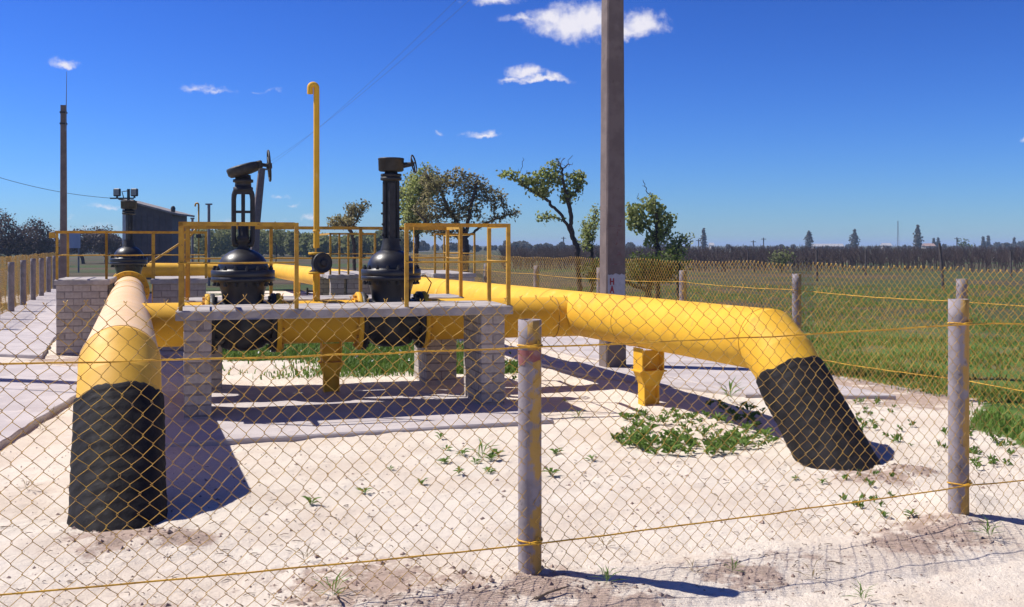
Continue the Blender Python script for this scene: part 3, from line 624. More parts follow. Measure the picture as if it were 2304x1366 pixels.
# ------------------------------------------------------------------ valves
def valve(loc, rz, zc, label, style, col=.80):
    t = thing('gate_valve', label, 'valve', (loc.x, loc.y, 0), rz); ex = Vector((1, 0, 0)); z0 = Vector((0, 0, 0))
    mb = MB(); mb.tube([(-FH + .02, 0, zc), (0, 0, zc), (FH - .02, 0, zc)], .235, 40)
    mb.lathe([(.16, zc - .285), (.235, zc - .25), (.262, zc - .1), (.25, zc + .12), (.215, zc + .22), (.225, zc + .32), (.255, zc + .42), (.262, zc + .47)], 40)
    mb.build('valve_body', 'black_paint', t)
    for s_ in (-1, 1): flange(t, z0, Vector((s_ * (FH - .025), 0, zc)), ex, .325, .05, 'black_rough')
    zf = zc + .455
    MB().lathe([(.325, zf), (.338, zf + .006), (.338, zf + .050), (.325, zf + .056), (.335, zf + .060), (.338, zf + .066), (.338, zf + .118), (.328, zf + .126)], 48).build('body_flange', 'black_paint', t)
    for k in range(16):
        an = 2 * math.pi * (k + .25) / 16; x, y = .303 * math.cos(an), .303 * math.sin(an)
        MB().lathe([(.021, zf - .045), (.021, zf - .02), (.011, zf - .02), (.011, zf + .128), (.021, zf + .128), (.021, zf + .152), (.012, zf + .152), (.012, zf + .172)], 6, Matrix.Translation((x, y, 0)), False).build('flange_bolt', 'black_rough', t)
    zd = zf + .126
    prof = [(.272 * math.cos(a), zd + .235 * math.sin(a)) for a in [i * math.pi / 2 / 14 for i in range(13)]] + [(.052, zd + .235)]
    MB().lathe([(.282, zd - .01), (.28, zd)] + prof, 48).build('dome', 'black_paint', t)
    zn = zd + .228
    if style == 'yoke':
        MB().lathe([(.075, zn - .01), (.062, zn + .02), (.055, zn + .06), (.075, zn + .075), (.075, zn + .10)], 24).build('neck', 'black_rough', t)
        y = MB(); H0, H1, hw, lw = zn + .045, zn + .63, .125, .052
        for s_ in (-1, 1): y.tube([(s_ * .04, 0, H0), (s_ * .09, 0, H0 + .005), (s_ * (hw - .028), 0, H0 + .045), (s_ * (hw - .026), 0, H0 + .1), (s_ * (hw - .026), 0, H1 - .09), (s_ * (hw - .03), 0, H1 - .04), (s_ * .08, 0, H1)], [.03, .03, .028, .026, .026, .028, .03], 10)
        y.box((0, 0, H1 - .01), (.2, .07, .045)); y.box((0, 0, H0 + .36), (.2, .035, .028)); y.build('yoke', 'black_rough', t)
        MB().tube([(0, 0, zn + .09), (0, 0, H1 + .02)], .021, 14).build('stem', 'black_rough', t)
        g = MB().lathe([(.06, zn + .10), (.07, zn + .13), (.05, zn + .15), (.055, zn + .26), (.03, zn + .27)], 20); 
        for a in (0, 2.1, 4.2): g.tube([(.05 * math.cos(a), .05 * math.sin(a), zn + .1), (.05 * math.cos(a), .05 * math.sin(a), zn + .25)], .009, 6)
        g.build('gland', 'black_rough', t)
        zt = H1 + .012
        MB().lathe([(.105, zt), (.105, zt + .03), (.088, zt + .036), (.086, zt + .08), (.108, zt + .085), (.108, zt + .115), (.085, zt + .12), (.08, zt + .165)], 28).build('bearing_housing', 'black_rough', t)
        M = Matrix.Translation((.0, 0, zt + .225)) @ Matrix.Rotation(A(-17), 4, 'Y')
        gb = MB().lathe([(.08, -.065), (.15, -.055), (.172, -.03), (.176, .03), (.168, .045), (.13, .052)], 32, M)
        gb.box(M @ Vector((.17, 0, .005)), (.09, .12, .085), M=M.to_3x3(), bev=.012); gb.build('gearbox', 'black_rough', t)
        w0 = M @ Vector((.20, 0, .0)); w1 = Vector((w0.x + .085, w0.y, w0.z - .012))
        MB().tube([w0, w1], .02, 12).build('drive_shaft', 'black_rough', t)
        Mw = Matrix.Rotation(A(86), 3, 'Y') @ Matrix.Rotation(A(20), 3, 'Z')
        hw_ = MB().torus(w1, .165, .012, Mw, 40, 8)
        for k in range(4):
            a = k * math.pi / 2 + .4; hw_.tube([w1, w1 + Mw @ Vector((.165 * math.cos(a), .165 * math.sin(a), 0))], .009, 6)
        hw_.lathe([(.032, -.03), (.036, 0), (.032, .03)], 12, Matrix.Translation(w1) @ Mw.to_4x4()); hw_.build('handwheel', 'black_rough', t)
    else:
        MB().lathe([(.12, zn - .02), (.115, zn + .015), (.10, zn + .05), (.095, zn + .12)], 24).build('neck', 'black_rough', t)
        c = MB(); H1 = zn + col
        c.tube([(0, 0, zn + .04), (0, 0, H1)], .058, 20)
        for s_ in (-1, 1): c.tube([(s_ * .062, -.02, zn + .03), (s_ * .072, 0, zn + .1), (s_ * .072, 0, H1 - .05), (s_ * .06, 0, H1)], .026, 10)
        c.box((0, -.055, zn + .03 + col / 2), (.075, .03, col - .14), bev=.01); c.build('yoke', 'black_rough', t)
        for k in range(9):
            MB().lathe([(.012, 0), (.014, .012), (.006, .02)], 8, Matrix.Translation(((-1) ** k * (.092 + .004 * (k % 3)), -.02, zn + .1 + .06 * k * col / .8)) @ Matrix.Rotation(A(90 * (-1) ** k), 4, 'Y')).build('grease_nipple', 'black_rough', t)
        MB().lathe([(.088, H1 - .03), (.12, H1 - .02), (.12, H1 + .012), (.095, H1 + .018), (.118, H1 + .022), (.118, H1 + .05), (.075, H1 + .055), (.07, H1 + .085)], 28).build('bearing_housing', 'black_rough', t)
        zt = H1 + .08
        MB().lathe([(.13, zt), (.142, zt + .012), (.145, zt + .13), (.148, zt + .132), (.148, zt + .146), (.14, zt + .15)], 36).build('gear_drum', 'black_rough', t)
        w0 = Vector((.13, -.02, zt + .07)); w1 = Vector((.25, -.06, zt + .085)); MB().tube([w0, w1], [.034, .022], 12).build('drive_shaft', 'black_rough', t)
        d = (w1 - w0).normalized(); Mw = (Vector((.9, -.42, .18)).normalized()).to_track_quat('Z', 'Y').to_matrix()
        hw_ = MB().torus(w1, .10, .009, Mw, 36, 8)
        for k in range(3):
            a = k * 2.094 + .4; hw_.tube([w1, w1 + Mw @ Vector((.10 * math.cos(a), .10 * math.sin(a), 0))], .008, 6)
        hw_.build('handwheel', 'black_rough', t)
    return t
valve(cr(U1, 0), AA, CZ, 'black valve with an open yoke frame and tilted gearbox with upright handwheel', 'yoke')
valve(cr(U2, 0), AA, CZ, 'black valve with a solid column and flat drum head by the right rail', 'column')
valve(left_axis(19.34, 0), RB + math.pi / 2, .83, 'black valve at the end of the pale pipe in front of the shed', 'column', .62)
# bypass body studs on the cross pipe valve
# vent pipe with its small valve
t = thing('vent_pipe', 'tall yellow vent pipe with hooked top and round black valve', 'vent pipe', O_CROSS + AX * UVENT, AA)
zb = CZ + CR - .02; VR = .033
bendc = [(-.035 + .035 * math.cos(a), 0, 3.40 + .035 * math.sin(a)) for a in [math.pi * i / 10 for i in range(11)]]
MB().tube([(0, 0, 1.62), (0, 0, 2.5), (0, 0, 3.39)] + bendc + [(-.07, 0, 3.33)], VR, 20).build('upper_pipe', 'yellow_paint', t)
MB().tube([(0, 0, zb), (0, 0, 1.33)], VR + .006, 20).build('lower_pipe', 'yellow_paint', t)
MB().lathe([(VR + .006, 1.80), (VR + .009, 1.805), (VR + .009, 1.815), (VR + .004, 1.82)], 20).build('pipe_joint', 'yellow_paint', t)
for zz in (1.34, 1.555): MB().lathe([(.085, zz - .01), (.09, zz - .004), (.09, zz + .012), (.085, zz + .016)], 28).build('flange', 'yellow_paint', t)
vb = MB().lathe([(.078, 1.352), (.082, 1.36), (.05, 1.38), (.06, 1.45), (.05, 1.52), (.082, 1.54), (.078, 1.548)], 24); vb.build('valve_body', 'black_paint', t)
Mw = Matrix.Translation((.05, -.09, 1.455)) @ Vector((.35, -1, .05)).to_track_quat('Z', 'Y').to_matrix().to_4x4()
MB().lathe([(.03, -.10), (.035, -.02), (.10, -.02), (.112, 0.), (.112, .03), (.10, .035), (.085, .025), (.03, .02), (.028, .05)], 32, Mw).build('valve_cover', 'black_rough', t)
MB().tube([(-.03, 0, 1.14), (-.10, 0, 1.14)], .012, 8).build('side_tap', 'black_rough', t); MB().tube([(-.10, 0, 1.10), (-.10, 0, 1.18)], .011, 8).build('tap_handle', 'black_rough', t)
# thin impulse tube from the drum valve to the long pipe
s = cr(U2 + .30, 1.28); MB_ = MB().tube([s, s + Vector((.09, .02, .03)), s + Vector((.16, .03, -.06)), s + Vector((.11, -.02, -.2)), s + Vector((.05, -.05, -.30))], .008, 8)
tag(MB_.build('impulse_tube', 'fence_rope', None), 'thin bent yellow tube beside the drum-headed valve', 'tube')

# ------------------------------------------------------------------ chain-link fences
def chain_mesh(name, origin, u, L0, L1, zlo, zhi, off_n, parent, w=.082, h=.086, r=.0015, sides=4, seed=0, helical=True, top_peak=True, wav=1.0):
    """chain link: every wire zigzags and hooks into its neighbours"""
    rs = np.random.RandomState(seed); nrm = Vector((u.y, -u.x, 0)); ns = int((L1 - L0) / (w / 2)); dz = h / 2; nj = int(round((zhi - zlo) / dz))
    ph = rs.rand(12) * 6.28
    def warp(S, Z):
        f = (Z - zlo) / (zhi - zlo)
        ds = wav * (.008 * np.sin(S * 2.3 + ph[0] + Z * 3) + .005 * np.sin(S * 5.1 + Z * 7 + ph[1]))
        dzz = wav * ((.012 * np.sin(S * 2.28 + ph[2]) + .008 * np.sin(S * 4.7 + ph[3])) * (.3 + .7 * f) + .004 * np.sin(S * 13 + Z * 9 + ph[6]))
        dn = wav * (.018 * np.sin(S * 2.0 + ph[4] + Z * 2) * np.sin(f * 3.1) + .008 * np.sin(S * 6 + Z * 5 + ph[5]))
        return ds, dzz, dn
    allV = []; allQ = []; base = 0
    js = np.arange(nj + 1)
    for k in range(ns):
        par = (js + k) % 2
        S = L0 + k * w / 2 + par * (w / 2) + np.where(par == 1, .0022, -.0022); Z = zlo + js * dz
        if helical:
            # two points per bend: the wire passes from the face to the back there
            S = np.repeat(S, 2); Z = np.repeat(Z, 2) + np.tile([-.0025, .0025], nj + 1); Nn = np.empty(2 * (nj + 1)); 
            sgn = np.where(par == 1, 1., -1.); Nn[0::2] = sgn * .0026; Nn[1::2] = -sgn * .0026
        else: Nn = np.zeros(nj + 1)
        if top_peak:
            last = S[-1]; pk = par[-1]; S = np.append(S, [last + (.006 if pk else -.006), last + (.0 if pk else -.002)]); Z = np.append(Z, [Z[-1] + .012, Z[-1] + .004]); Nn = np.append(Nn, [.004, .009])
        S = S + rs.randn(len(S)) * .0017; Z = Z + rs.randn(len(Z)) * .0017
        ds, dzz, dn = warp(S, Z); S = S + ds; Z = Z + dzz; Nn = Nn + dn + off_n
        P = np.stack([S, Nn, Z], -1); n = len(P)
        T = np.gradient(P, axis=0); T /= np.linalg.norm(T, axis=1)[:, None] + 1e-9
        U_ = np.cross(T, np.array([0, 1., 0])); U_ /= np.linalg.norm(U_, axis=1)[:, None] + 1e-9; W_ = np.cross(T, U_)
        ring = [P + r * (math.cos(2 * math.pi * a / sides) * U_ + math.sin(2 * math.pi * a / sides) * W_) for a in range(sides)]
        Vv = np.stack(ring, 1).reshape(-1, 3); i0 = np.arange(n - 1)[:, None] * sides; a0 = np.arange(sides)[None, :]; a1 = (a0 + 1) % sides
        Qq = np.stack([i0 + a0, i0 + a1, i0 + sides + a1, i0 + sides + a0], -1).reshape(-1, 4) + base
        allV.append(Vv); allQ.append(Qq); base += len(Vv)
    V = np.concatenate(allV); Q = np.concatenate(allQ)
    o3 = np.array(origin)[None, :]; uu = np.array(u)[None, :]; nn = np.array(nrm)[None, :]
    Wd = o3 + V[:, :1] * uu + V[:, 1:2] * nn; Wd[:, 2] += V[:, 2]
    o = fast_mesh(name, Wd, Q, 'fence_wire', parent, smooth=True); o['kind'] = 'stuff'; return o
def wire_line(parent, origin, u, pts, off_n, r=.0034, sag=.01, seed=0, name='tension_wire'):
    """line wire woven along the fence, through points (distance, height)"""
    rs = random.Random(seed); nrm = Vector((u.y, -u.x, 0)); P = []
    for (a, b) in zip(pts[:-1], pts[1:]):
        n = 14
        for k in range(n):
            f = k / n; s_ = a[0] + (b[0] - a[0]) * f; z = a[1] + (b[1] - a[1]) * f - sag * 4 * f * (1 - f) + rs.uniform(-.003, .003)
            P.append(Vector(origin) + u * s_ + nrm * (off_n + rs.uniform(-.004, .004)) + Vector((0, 0, z)))
    P.append(Vector(origin) + u * pts[-1][0] + nrm * off_n + Vector((0, 0, pts[-1][1])))
    return MB().tube(P, r, 6).build(name, 'fence_rope', parent)
def post(parent, p, z1, r=.059, z0=-.3, painted=True, name='post'):
    """hollow asbestos-cement pipe post"""
    m_ = MB(); n = 28; V = []; rows = 14
    for i in range(rows + 1):
        z = z0 + (z1 - z0) * i / rows
        for j in range(n):
            a = 2 * math.pi * j / n; rr = r + .0012 * mnoise.noise(Vector((math.cos(a) * 3 + p.x * 3, math.sin(a) * 3, z * 6)))
            V.append((p.x + rr * math.cos(a), p.y + rr * math.sin(a), z))
    for (rr, z) in ((r - .012, z1 + .001), (r - .014, z1 - .35)):
        for j in range(n):
            a = 2 * math.pi * j / n; V.append((p.x + rr * math.cos(a), p.y + rr * math.sin(a), z))
    Fc = [(i * n + j, i * n + (j + 1) % n, (i + 1) * n + (j + 1) % n, (i + 1) * n + j) for i in range(rows + 2) for j in range(n)]
    m_.add(V, Fc, True); return m_.build(name, 'post_stained' if painted else 'pipe_post', parent)
def stained_post():
    """bare cement with paint sprayed through the mesh on one side and a rusty tie mark"""
    M = mat('post_stained', (.29, .255, .27), (.22, .195, .205), 6, .9, None, .0025, 50, stains=((.85, (22, .63, .66), 0, (.15, .13, .13)),))
    nt = M.node_tree; N = nt.nodes; L = nt.links; p = N['Principled BSDF']; cur = p.inputs['Base Color'].links[0].from_socket
    g = N.new('ShaderNodeNewGeometry'); dt = N.new('ShaderNodeVectorMath'); dt.operation = 'DOT_PRODUCT'; L.new(g.outputs['True Normal'], dt.inputs[0]); dt.inputs[1].default_value = Vector((.62, -.78, 0))
    tc = N.new('ShaderNodeTexCoord'); n = N.new('ShaderNodeTexNoise'); n.inputs['Scale'].default_value = 13; n.inputs['Detail'].default_value = 4; L.new(tc.outputs['Object'], n.inputs['Vector'])
    ad = N.new('ShaderNodeMath'); ad.operation = 'MULTIPLY_ADD'; L.new(n.outputs['Fac'], ad.inputs[0]); ad.inputs[1].default_value = 1.5; L.new(dt.outputs['Value'], ad.inputs[2])
    r = N.new('ShaderNodeMapRange'); r.interpolation_type = 'SMOOTHSTEP'; L.new(ad.outputs[0], r.inputs[0]); r.inputs[1].default_value = 1.48; r.inputs[2].default_value = 1.72; r.inputs[4].default_value = .8
    x = N.new('ShaderNodeMixRGB'); L.new(r.outputs[0], x.inputs[0]); L.new(cur, x.inputs[1]); x.inputs[2].default_value = (.50, .29, .03, 1); L.new(x.outputs[0], p.inputs['Base Color'])
stained_post()
ff = thing('chain_link_fence', 'yellow chain-link fence on cement pipe posts across the sandy front of the yard', 'fence', (0, 0, 0))
post(ff, FP0, 1.275); post(ff, FP0 + FPU * FSTEP, 1.325); post(ff, FP0 - FPU * FSTEP, 1.30); post(ff, FP0 + FPU * FSTEP * 2, 1.30)
for k in range(-1, 2):
    chain_mesh('mesh_panel', FP0, FPU, k * FSTEP, (k + 1) * FSTEP, .02, 1.375, .074, ff, seed=40 + k, wav=1.5)
NRM_F = Vector((FPU.y, -FPU.x, 0))
wire_line(ff, FP0, FPU, [(-FSTEP, 1.17), (0, 1.145), (FSTEP, 1.18), (2 * FSTEP, 1.16)], .079, .0042, .012, 1)
wire_line(ff, FP0, FPU, [(-FSTEP, .22), (0, .165), (FSTEP, .215), (2 * FSTEP, .2)], .082, .0042, .008, 2)
for (s_, z) in ((0, 1.145), (0, .165), (FSTEP, 1.18), (FSTEP, .215)):
    c = FP0 + FPU * s_; m_ = MB(); ring = [c + Vector((.0625 * math.cos(a), .0625 * math.sin(a), z + .004 * math.sin(a * 2))) for a in [i * math.pi / 12 for i in range(25)]]
    m_.tube(ring, .0045, 6); hk = c + NRM_F * .066 + FPU * .018
    m_.tube([hk + Vector((0, 0, z - .012)), hk + NRM_F * .006 + Vector((0, 0, z + .03)), hk + NRM_F * .01 + FPU * .012 + Vector((0, 0, z + .012)), hk + NRM_F * .004 + FPU * -.05 + Vector((0, 0, z))], .0055, 6); m_.build('wire_tie', 'fence_rope', ff)
# rusty smear below the upper tie of the middle post
m_ = MB(); V = []; n = 16
for i in range(6):
    for j in range(n + 1):
        a = A(-215) + A(190) * j / n; zz = 1.125 - .055 * i / 5 * (1 + .35 * mnoise.noise(Vector((a * 2, 1, 0))) + (.4 if 4 < j < 9 else 0)); V.append((FP0.x + .0608 * math.cos(a), FP0.y + .0608 * math.sin(a), zz))
m_.add(V, [(i * (n + 1) + j, i * (n + 1) + j + 1, (i + 1) * (n + 1) + j + 1, (i + 1) * (n + 1) + j) for i in range(5) for j in range(n)], True); m_.build('red_smear', 'red_smear', ff)
rf = thing('chain_link_fence', 'yellow chain-link fence between the long pipe and the green field', 'fence', (0, 0, 0))
ks = range(-2, 9)
for k in ks: post(rf, RF0 + RFU * RSTEP * k, [1.29, 1.275, 1.26, 1.25, 1.235, 1.235, 1.24, 1.25, 1.25, 1.25, 1.25, 1.25, 1.25][k if k >= 0 else 0], painted=True)
for k in range(-2, 8): chain_mesh('mesh_panel', RF0, RFU, k * RSTEP, (k + 1) * RSTEP, .03, 1.39, -.072, rf, seed=60 + k, helical=False, sides=3, r=.0034)
wire_line(rf, RF0, RFU, [(k * RSTEP, 1.05 + .02 * ((k * 7) % 3)) for k in ks], -.077, .0045, .02, 3)
wire_line(rf, RF0, RFU, [(k * RSTEP, .22) for k in ks], -.077, .0045, .02, 4)
lf = thing('chain_link_fence', 'yellow chain-link fence on grey posts beside the concrete path at the road side', 'fence', (0, 0, 0))
for k in range(-2, 7): post(lf, LF0 + LFU * LSTEP * k, 1.24 + .01 * (k % 3), painted=False, r=.075)
for k in range(-2, 6): chain_mesh('mesh_panel', LF0, LFU, k * LSTEP, (k + 1) * LSTEP, .03, 1.36, -.09, lf, seed=80 + k, helical=False, sides=3, r=.0030)
wire_line(lf, LF0, LFU, [(k * LSTEP, 1.1) for k in range(-2, 7)], -.095, .005, .02, 5)

# ------------------------------------------------------------------ poles, wires, shed, lamps
def tapered_box(m_, w0, d0, w1, d1, z0, z1, ch=.02, nz=10, wob=.003):
    V = []
    for i in range(nz + 1):
        f = i / nz; w = (w0 + (w1 - w0) * f) / 2; d = (d0 + (d1 - d0) * f) / 2; z = z0 + (z1 - z0) * f
        for (x, y) in ((-w + ch, -d), (w - ch, -d), (w, -d + ch), (w, d - ch), (w - ch, d), (-w + ch, d), (-w, d - ch), (-w, -d + ch)):
            V.append((x + R.uniform(-wob, wob), y + R.uniform(-wob, wob), z))
    Fc = [(i * 8 + j, i * 8 + (j + 1) % 8, (i + 1) * 8 + (j + 1) % 8, (i + 1) * 8 + j) for i in range(nz) for j in range(8)]
    Fc += [tuple(range(7, -1, -1)), tuple(nz * 8 + j for j in range(8))]; m_.add(V, Fc); return m_
POLE = Vector((1.355, 13.78, 0)); PA = A(18)
tp = thing('utility_pole', 'thick square concrete pole with whitewashed band and red letters behind the long pipe', 'pole', POLE, PA)
W0, D0, W1, D1, PH = .30, .27, .215, .20, 7.3
tapered_box(MB(), W0, D0, W1, D1, -.4, PH, .018, 24, .002).build('shaft', 'pole_concrete', tp)
def pole_front(z): return -(D0 + (D1 - D0) * (z + .4) / (PH + .4)) / 2
def pole_half(z): return (W0 + (W1 - W0) * (z + .4) / (PH + .4)) / 2
def band(z0, z1, nm, mt, off, x0=-1, x1=1, rag=.012):
    m_ = MB(); n = 10; V = []
    for (z, rg) in ((z0, 0), (z1, rag)):
        for i in range(n + 1):
            x = x0 + (x1 - x0) * i / n; zz = z + R.uniform(-rg, rg); V.append((x * (pole_half(zz) - .016), pole_front(zz) - off, zz))
    m_.add(V, [(i, i + 1, n + 2 + i, n + 1 + i) for i in range(n)]); return m_.build(nm, mt, tp)
band(.62, 1.262, 'whitewash_band', 'white_wash', .004)
def glyph(ch, x, z, hgt, wid, st, mt='red_paint', off=.007):
    segs = {'N': [((0, 0), (0, 1)), ((1, 0), (1, 1)), ((0, .5), (1, .5))], 'A': [((0, 0), (.5, 1)), ((1, 0), (.5, 1)), ((.22, .38), (.78, .38))], 'E': [((0, 0), (0, 1)), ((0, 1), (1, 1)), ((0, .5), (.8, .5)), ((0, 0), (1, 0))],
            'M': [((0, 0), (0, 1)), ((1, 0), (1, 1)), ((0, 1), (.5, .4)), ((1, 1), (.5, .4))], 'T': [((.5, 0), (.5, 1)), ((0, 1), (1, 1))], 'U': [((0, 1), (.5, .4)), ((1, 1), (.3, 0))], '-': [((0, .5), (1, .5))]}[ch]
    m_ = MB()
    for (a, b) in segs:
        P = Vector((x + a[0] * wid, z + a[1] * hgt)); Q = Vector((x + b[0] * wid, z + b[1] * hgt)); d = (Q - P).normalized(); nn = Vector((-d.y, d.x)) * st / 2; d *= st * .3
        o_ = off + .0006 * len(m_.f); m_.add([(p.x, pole_front(p.y) - o_, p.y) for p in (P - d - nn, Q + d - nn, Q + d + nn, P - d + nn)], [(0, 1, 2, 3)])
    return m_.build('painted_letter', mt, tp)
xx = -.088
glyph('N', xx, 1.128, .078, .045, .017); glyph('A', xx, 1.018, .085, .045, .017); glyph('E', xx, .912, .078, .045, .017)
for (c_, x, z, w_) in (('M', -.03, 1.96, .09), ('-', -.10, 1.87, .18), ('T', -.02, 1.78, .07), ('U', -.03, 1.66, .08), ('A', .0, 1.50, .07), ('-', -.09, 1.36, .16)): glyph(c_, x, z, .075, w_, .018, 'red_faded', .005)
for k, (x, z) in enumerate(((-.06, 6.55), (.07, 7.05))):
    MB().tube([(x, -.05, z), (x, -.22, z), (x, -.22, z + .1)], .012, 8).build('insulator_pin', 'steel_grey', tp); MB().lathe([(.03, z + .06), (.05, z + .09), (.045, z + .14), (.03, z + .17)], 14, Matrix.Translation((x, -.22, 0))).build('insulator', 'white_wash', tp)
FARP = at(590, 378, 45)
tf = thing('utility_pole', 'slim leaning grey pole far behind the yoke valve', 'pole', (FARP.x - .32, 45, 0), A(15))
m_ = MB(); m_.tube([(-.1, 0, -.3), (.05, 0, 2.6), (.30, 0, FARP.z)], [.20, .18, .15], 8, smooth=False); m_.build('shaft', 'pole_concrete', tf)
MB().box((.30, 0, FARP.z - .05), (.5, .08, .08)).build('crossarm', 'steel_grey', tf)
for k, (x, z) in enumerate(((-.06, 6.68), (.07, 7.18))):
    a = POLE + Matrix.Rotation(PA, 3, 'Z') @ Vector((x, -.22, z)); b = Vector((FARP.x - .15 + .3 * k, 45, FARP.z))
    P = [a.lerp(b, i / 24) - Vector((0, 0, .35 * 4 * (i / 24) * (1 - i / 24))) for i in range(25)]
    tag(MB().tube(P, .003, 5).build('power_line', 'cable', None), 'thin overhead wire strung from the thick pole to the leaning far pole', 'wire', 'overhead wires')
LP = at(143, 560, 31)
tl2 = thing('lightning_pole', 'slender concrete pole with thin lightning rod near the left fence', 'pole', (LP.x, LP.y, 0), A(16.5))
ztop = at(143, 237, 31).z
tapered_box(MB(), .20, .18, .16, .14, -.3, ztop, .012, 8, .001).build('shaft', 'pole_concrete', tl2)
MB().tube([(.06, -.1, ztop - .8), (.085, -.09, ztop), (.10, -.09, at(143, 162, 31).z)], [.014, .012, .006], 8).build('lightning_rod', 'steel_grey', tl2)
for zz in (ztop - .22, ztop - .56): MB().box((0, 0, zz), (.20, .18, .05)).build('clamp_band', 'lamp_black', tl2)
for (x, y, hgt, lab) in ((-9.3, 13.05, 6.6, 'square concrete pole beyond the left fence beside the paved strip'), (-26, 45, 6.0, 'square concrete pole by the road carrying the shed cable')):
    t = thing('utility_pole', lab, 'pole', (x, y, 0), A(16)); tapered_box(MB(), .28, .26, .2, .18, -.3, hgt, .015, 8, .001).build('shaft', 'pole_concrete', t)
SY = 50.0; S0 = at(276, 552, SY); S1 = at(387, 552, SY)
sh = thing('equipment_shed', 'small dark grey metal shed with a sloping roof and a sunlit side painted pale', 'shed', (S0.x, SY, 0), 0)
wd = S1.x - S0.x; zl = at(276, 452, SY).z; zr = at(387, 481, SY).z; dp = 3.2; sk = -.37 * dp + .9
m_ = MB(); m_.add([(0, 0, 0), (wd, 0, 0), (wd, 0, zr), (0, 0, zl)], [(0, 1, 2, 3)]); m_.add([(wd, 0, 0), (wd + sk, dp, 0), (wd + sk, dp, zr), (wd, 0, zr)], [(0, 1, 2, 3)]); m_.add([(sk, dp, 0), (sk + wd, dp, 0), (sk + wd, dp, zr), (sk, dp, zl)], [(3, 2, 1, 0)]); m_.build('wall', 'shed_metal', sh)
m_ = MB(); m_.add([(-.004, 0, 0), (sk - .004, dp, 0), (sk - .004, dp, zl), (-.004, 0, zl)], [(3, 2, 1, 0)]); m_.box((.07, -.012, zl / 2), (.15, .02, zl - .02)); m_.build('lit_side', 'shed_lit', sh)  # sunlight on the left side painted as pale wall and front strip
sl = (zr - zl) / wd; m_ = MB(); P = [(-.12, -.25, zl - sl * .12 * 1 + .01), (wd + .34, -.25, zr + sl * .34 + .01), (wd + .34 + sk, dp + .2, zr + sl * .34 + .01), (-.12 + sk, dp + .2, zl - sl * .12 + .01)]
m_.add(P + [(a, b, c + .09) for (a, b, c) in P], [(3, 2, 1, 0), (4, 5, 6, 7), (0, 1, 5, 4), (1, 2, 6, 5), (2, 3, 7, 6), (3, 0, 4, 7)]); m_.build('roof', 'shed_roof', sh)
MB().lathe([(.1, 0), (.12, .2), (.06, .3)], 10, Matrix.Translation((wd + .02, .1, zr + .08))).build('roof_vent', 'lamp_black', sh)
for k in range(7): MB().box((.3 + k * .3, -.012, zr / 2), (.03, .02, zr - .05)).build('wall_rib', 'shed_metal', sh)
brk = thing('lamp_bracket', 'dark steel bracket on the shed carrying the floodlights', 'bracket', (S0.x, SY - .35, 0), 0)
zb_ = at(0, 447, SY).z
m_ = MB(); m_.box((.1, 0, zb_), (1.15, .06, .07)); m_.build('crossbar', 'lamp_black', brk); MB().box((.42, 0, zb_ / 2 + .2), (.11, .11, zb_ + .5)).build('mast', 'lamp_black', brk)
MB().tube([(.18, 0, zb_ + .03), (.1, 0, zb_ + .32), (.36, 0, zb_ + .36)], .025, 6).build('brace', 'lamp_black', brk)
for (px_, lab) in ((263.5, 'square floodlight at the outer end of the bracket, in front of open sky'), (302.5, 'square floodlight on the bracket next to its short mast')):
    q = at(px_, 434, SY - .4); fl = thing('floodlight', lab, 'floodlight', (q.x, q.y, zb_ + .02), A(-8))
    MB().box((0, 0, .26), (.34, .16, .38), bev=.03).build('housing', 'lamp_black', fl); MB().box((0, -.087, .27), (.27, .014, .29)).build('glass', 'lamp_glass', fl); MB().box((0, 0, .035), (.08, .06, .1)).build('stirrup', 'lamp_black', fl)
P = [at(0, 380, 47.5).lerp(at(280, 448, SY - .3), (i - 8) / 16) for i in range(0, 25)]
P = [Vector((-26, 45, 5.9)).lerp(Vector((S0.x - .3, SY - .35, zb_)), i / 20) - Vector((0, 0, .42 * 4 * (i / 20) * (1 - i / 20))) for i in range(21)]
tag(MB().tube(P, .012, 5).build('power_line', 'cable', None), 'sagging cable running to the floodlight bracket on the shed', 'wire')
# small far vents and posts behind the walkway rails
for (px_, py0, kind, lab) in ((447, 456, 'hook', 'far thin vent pipe with hooked top behind the rails'), (470, 458, 'post', 'far dark steel post with small cap beside the hooked vent'), (433, 490, 'post', 'short far post at the side of the hooked vent')):
    q = at(px_, 552, 42.); zt_ = at(px_, py0, 42.).z; t = thing('vent_pipe' if kind == 'hook' else 'marker_post', lab, 'vent pipe' if kind == 'hook' else 'post', (q.x, q.y, 0), 0)
    if kind == 'hook': MB().tube([(0, 0, -.1), (0, 0, zt_ - .1)] + [(-.07 + .07 * math.cos(a), 0, zt_ - .1 + .08 * math.sin(a)) for a in [math.pi * i / 6 for i in range(7)]] + [(-.15, 0, zt_ - .16)], .035, 8).build('pipe', 'rail_paint', t); MB().lathe([(.1, 1.95), (.12, 2.0), (.1, 2.1)], 10).build('valve_body', 'black_rough', t)
    else: MB().tube([(0, 0, -.1), (0, 0, zt_)], .06 if py0 < 480 else .05, 8).build('shaft', 'steel_grey', t); MB().box((0, 0, zt_ - .03), (.26 if py0 < 480 else .14, .1, .06)).build('cap', 'steel_grey', t)
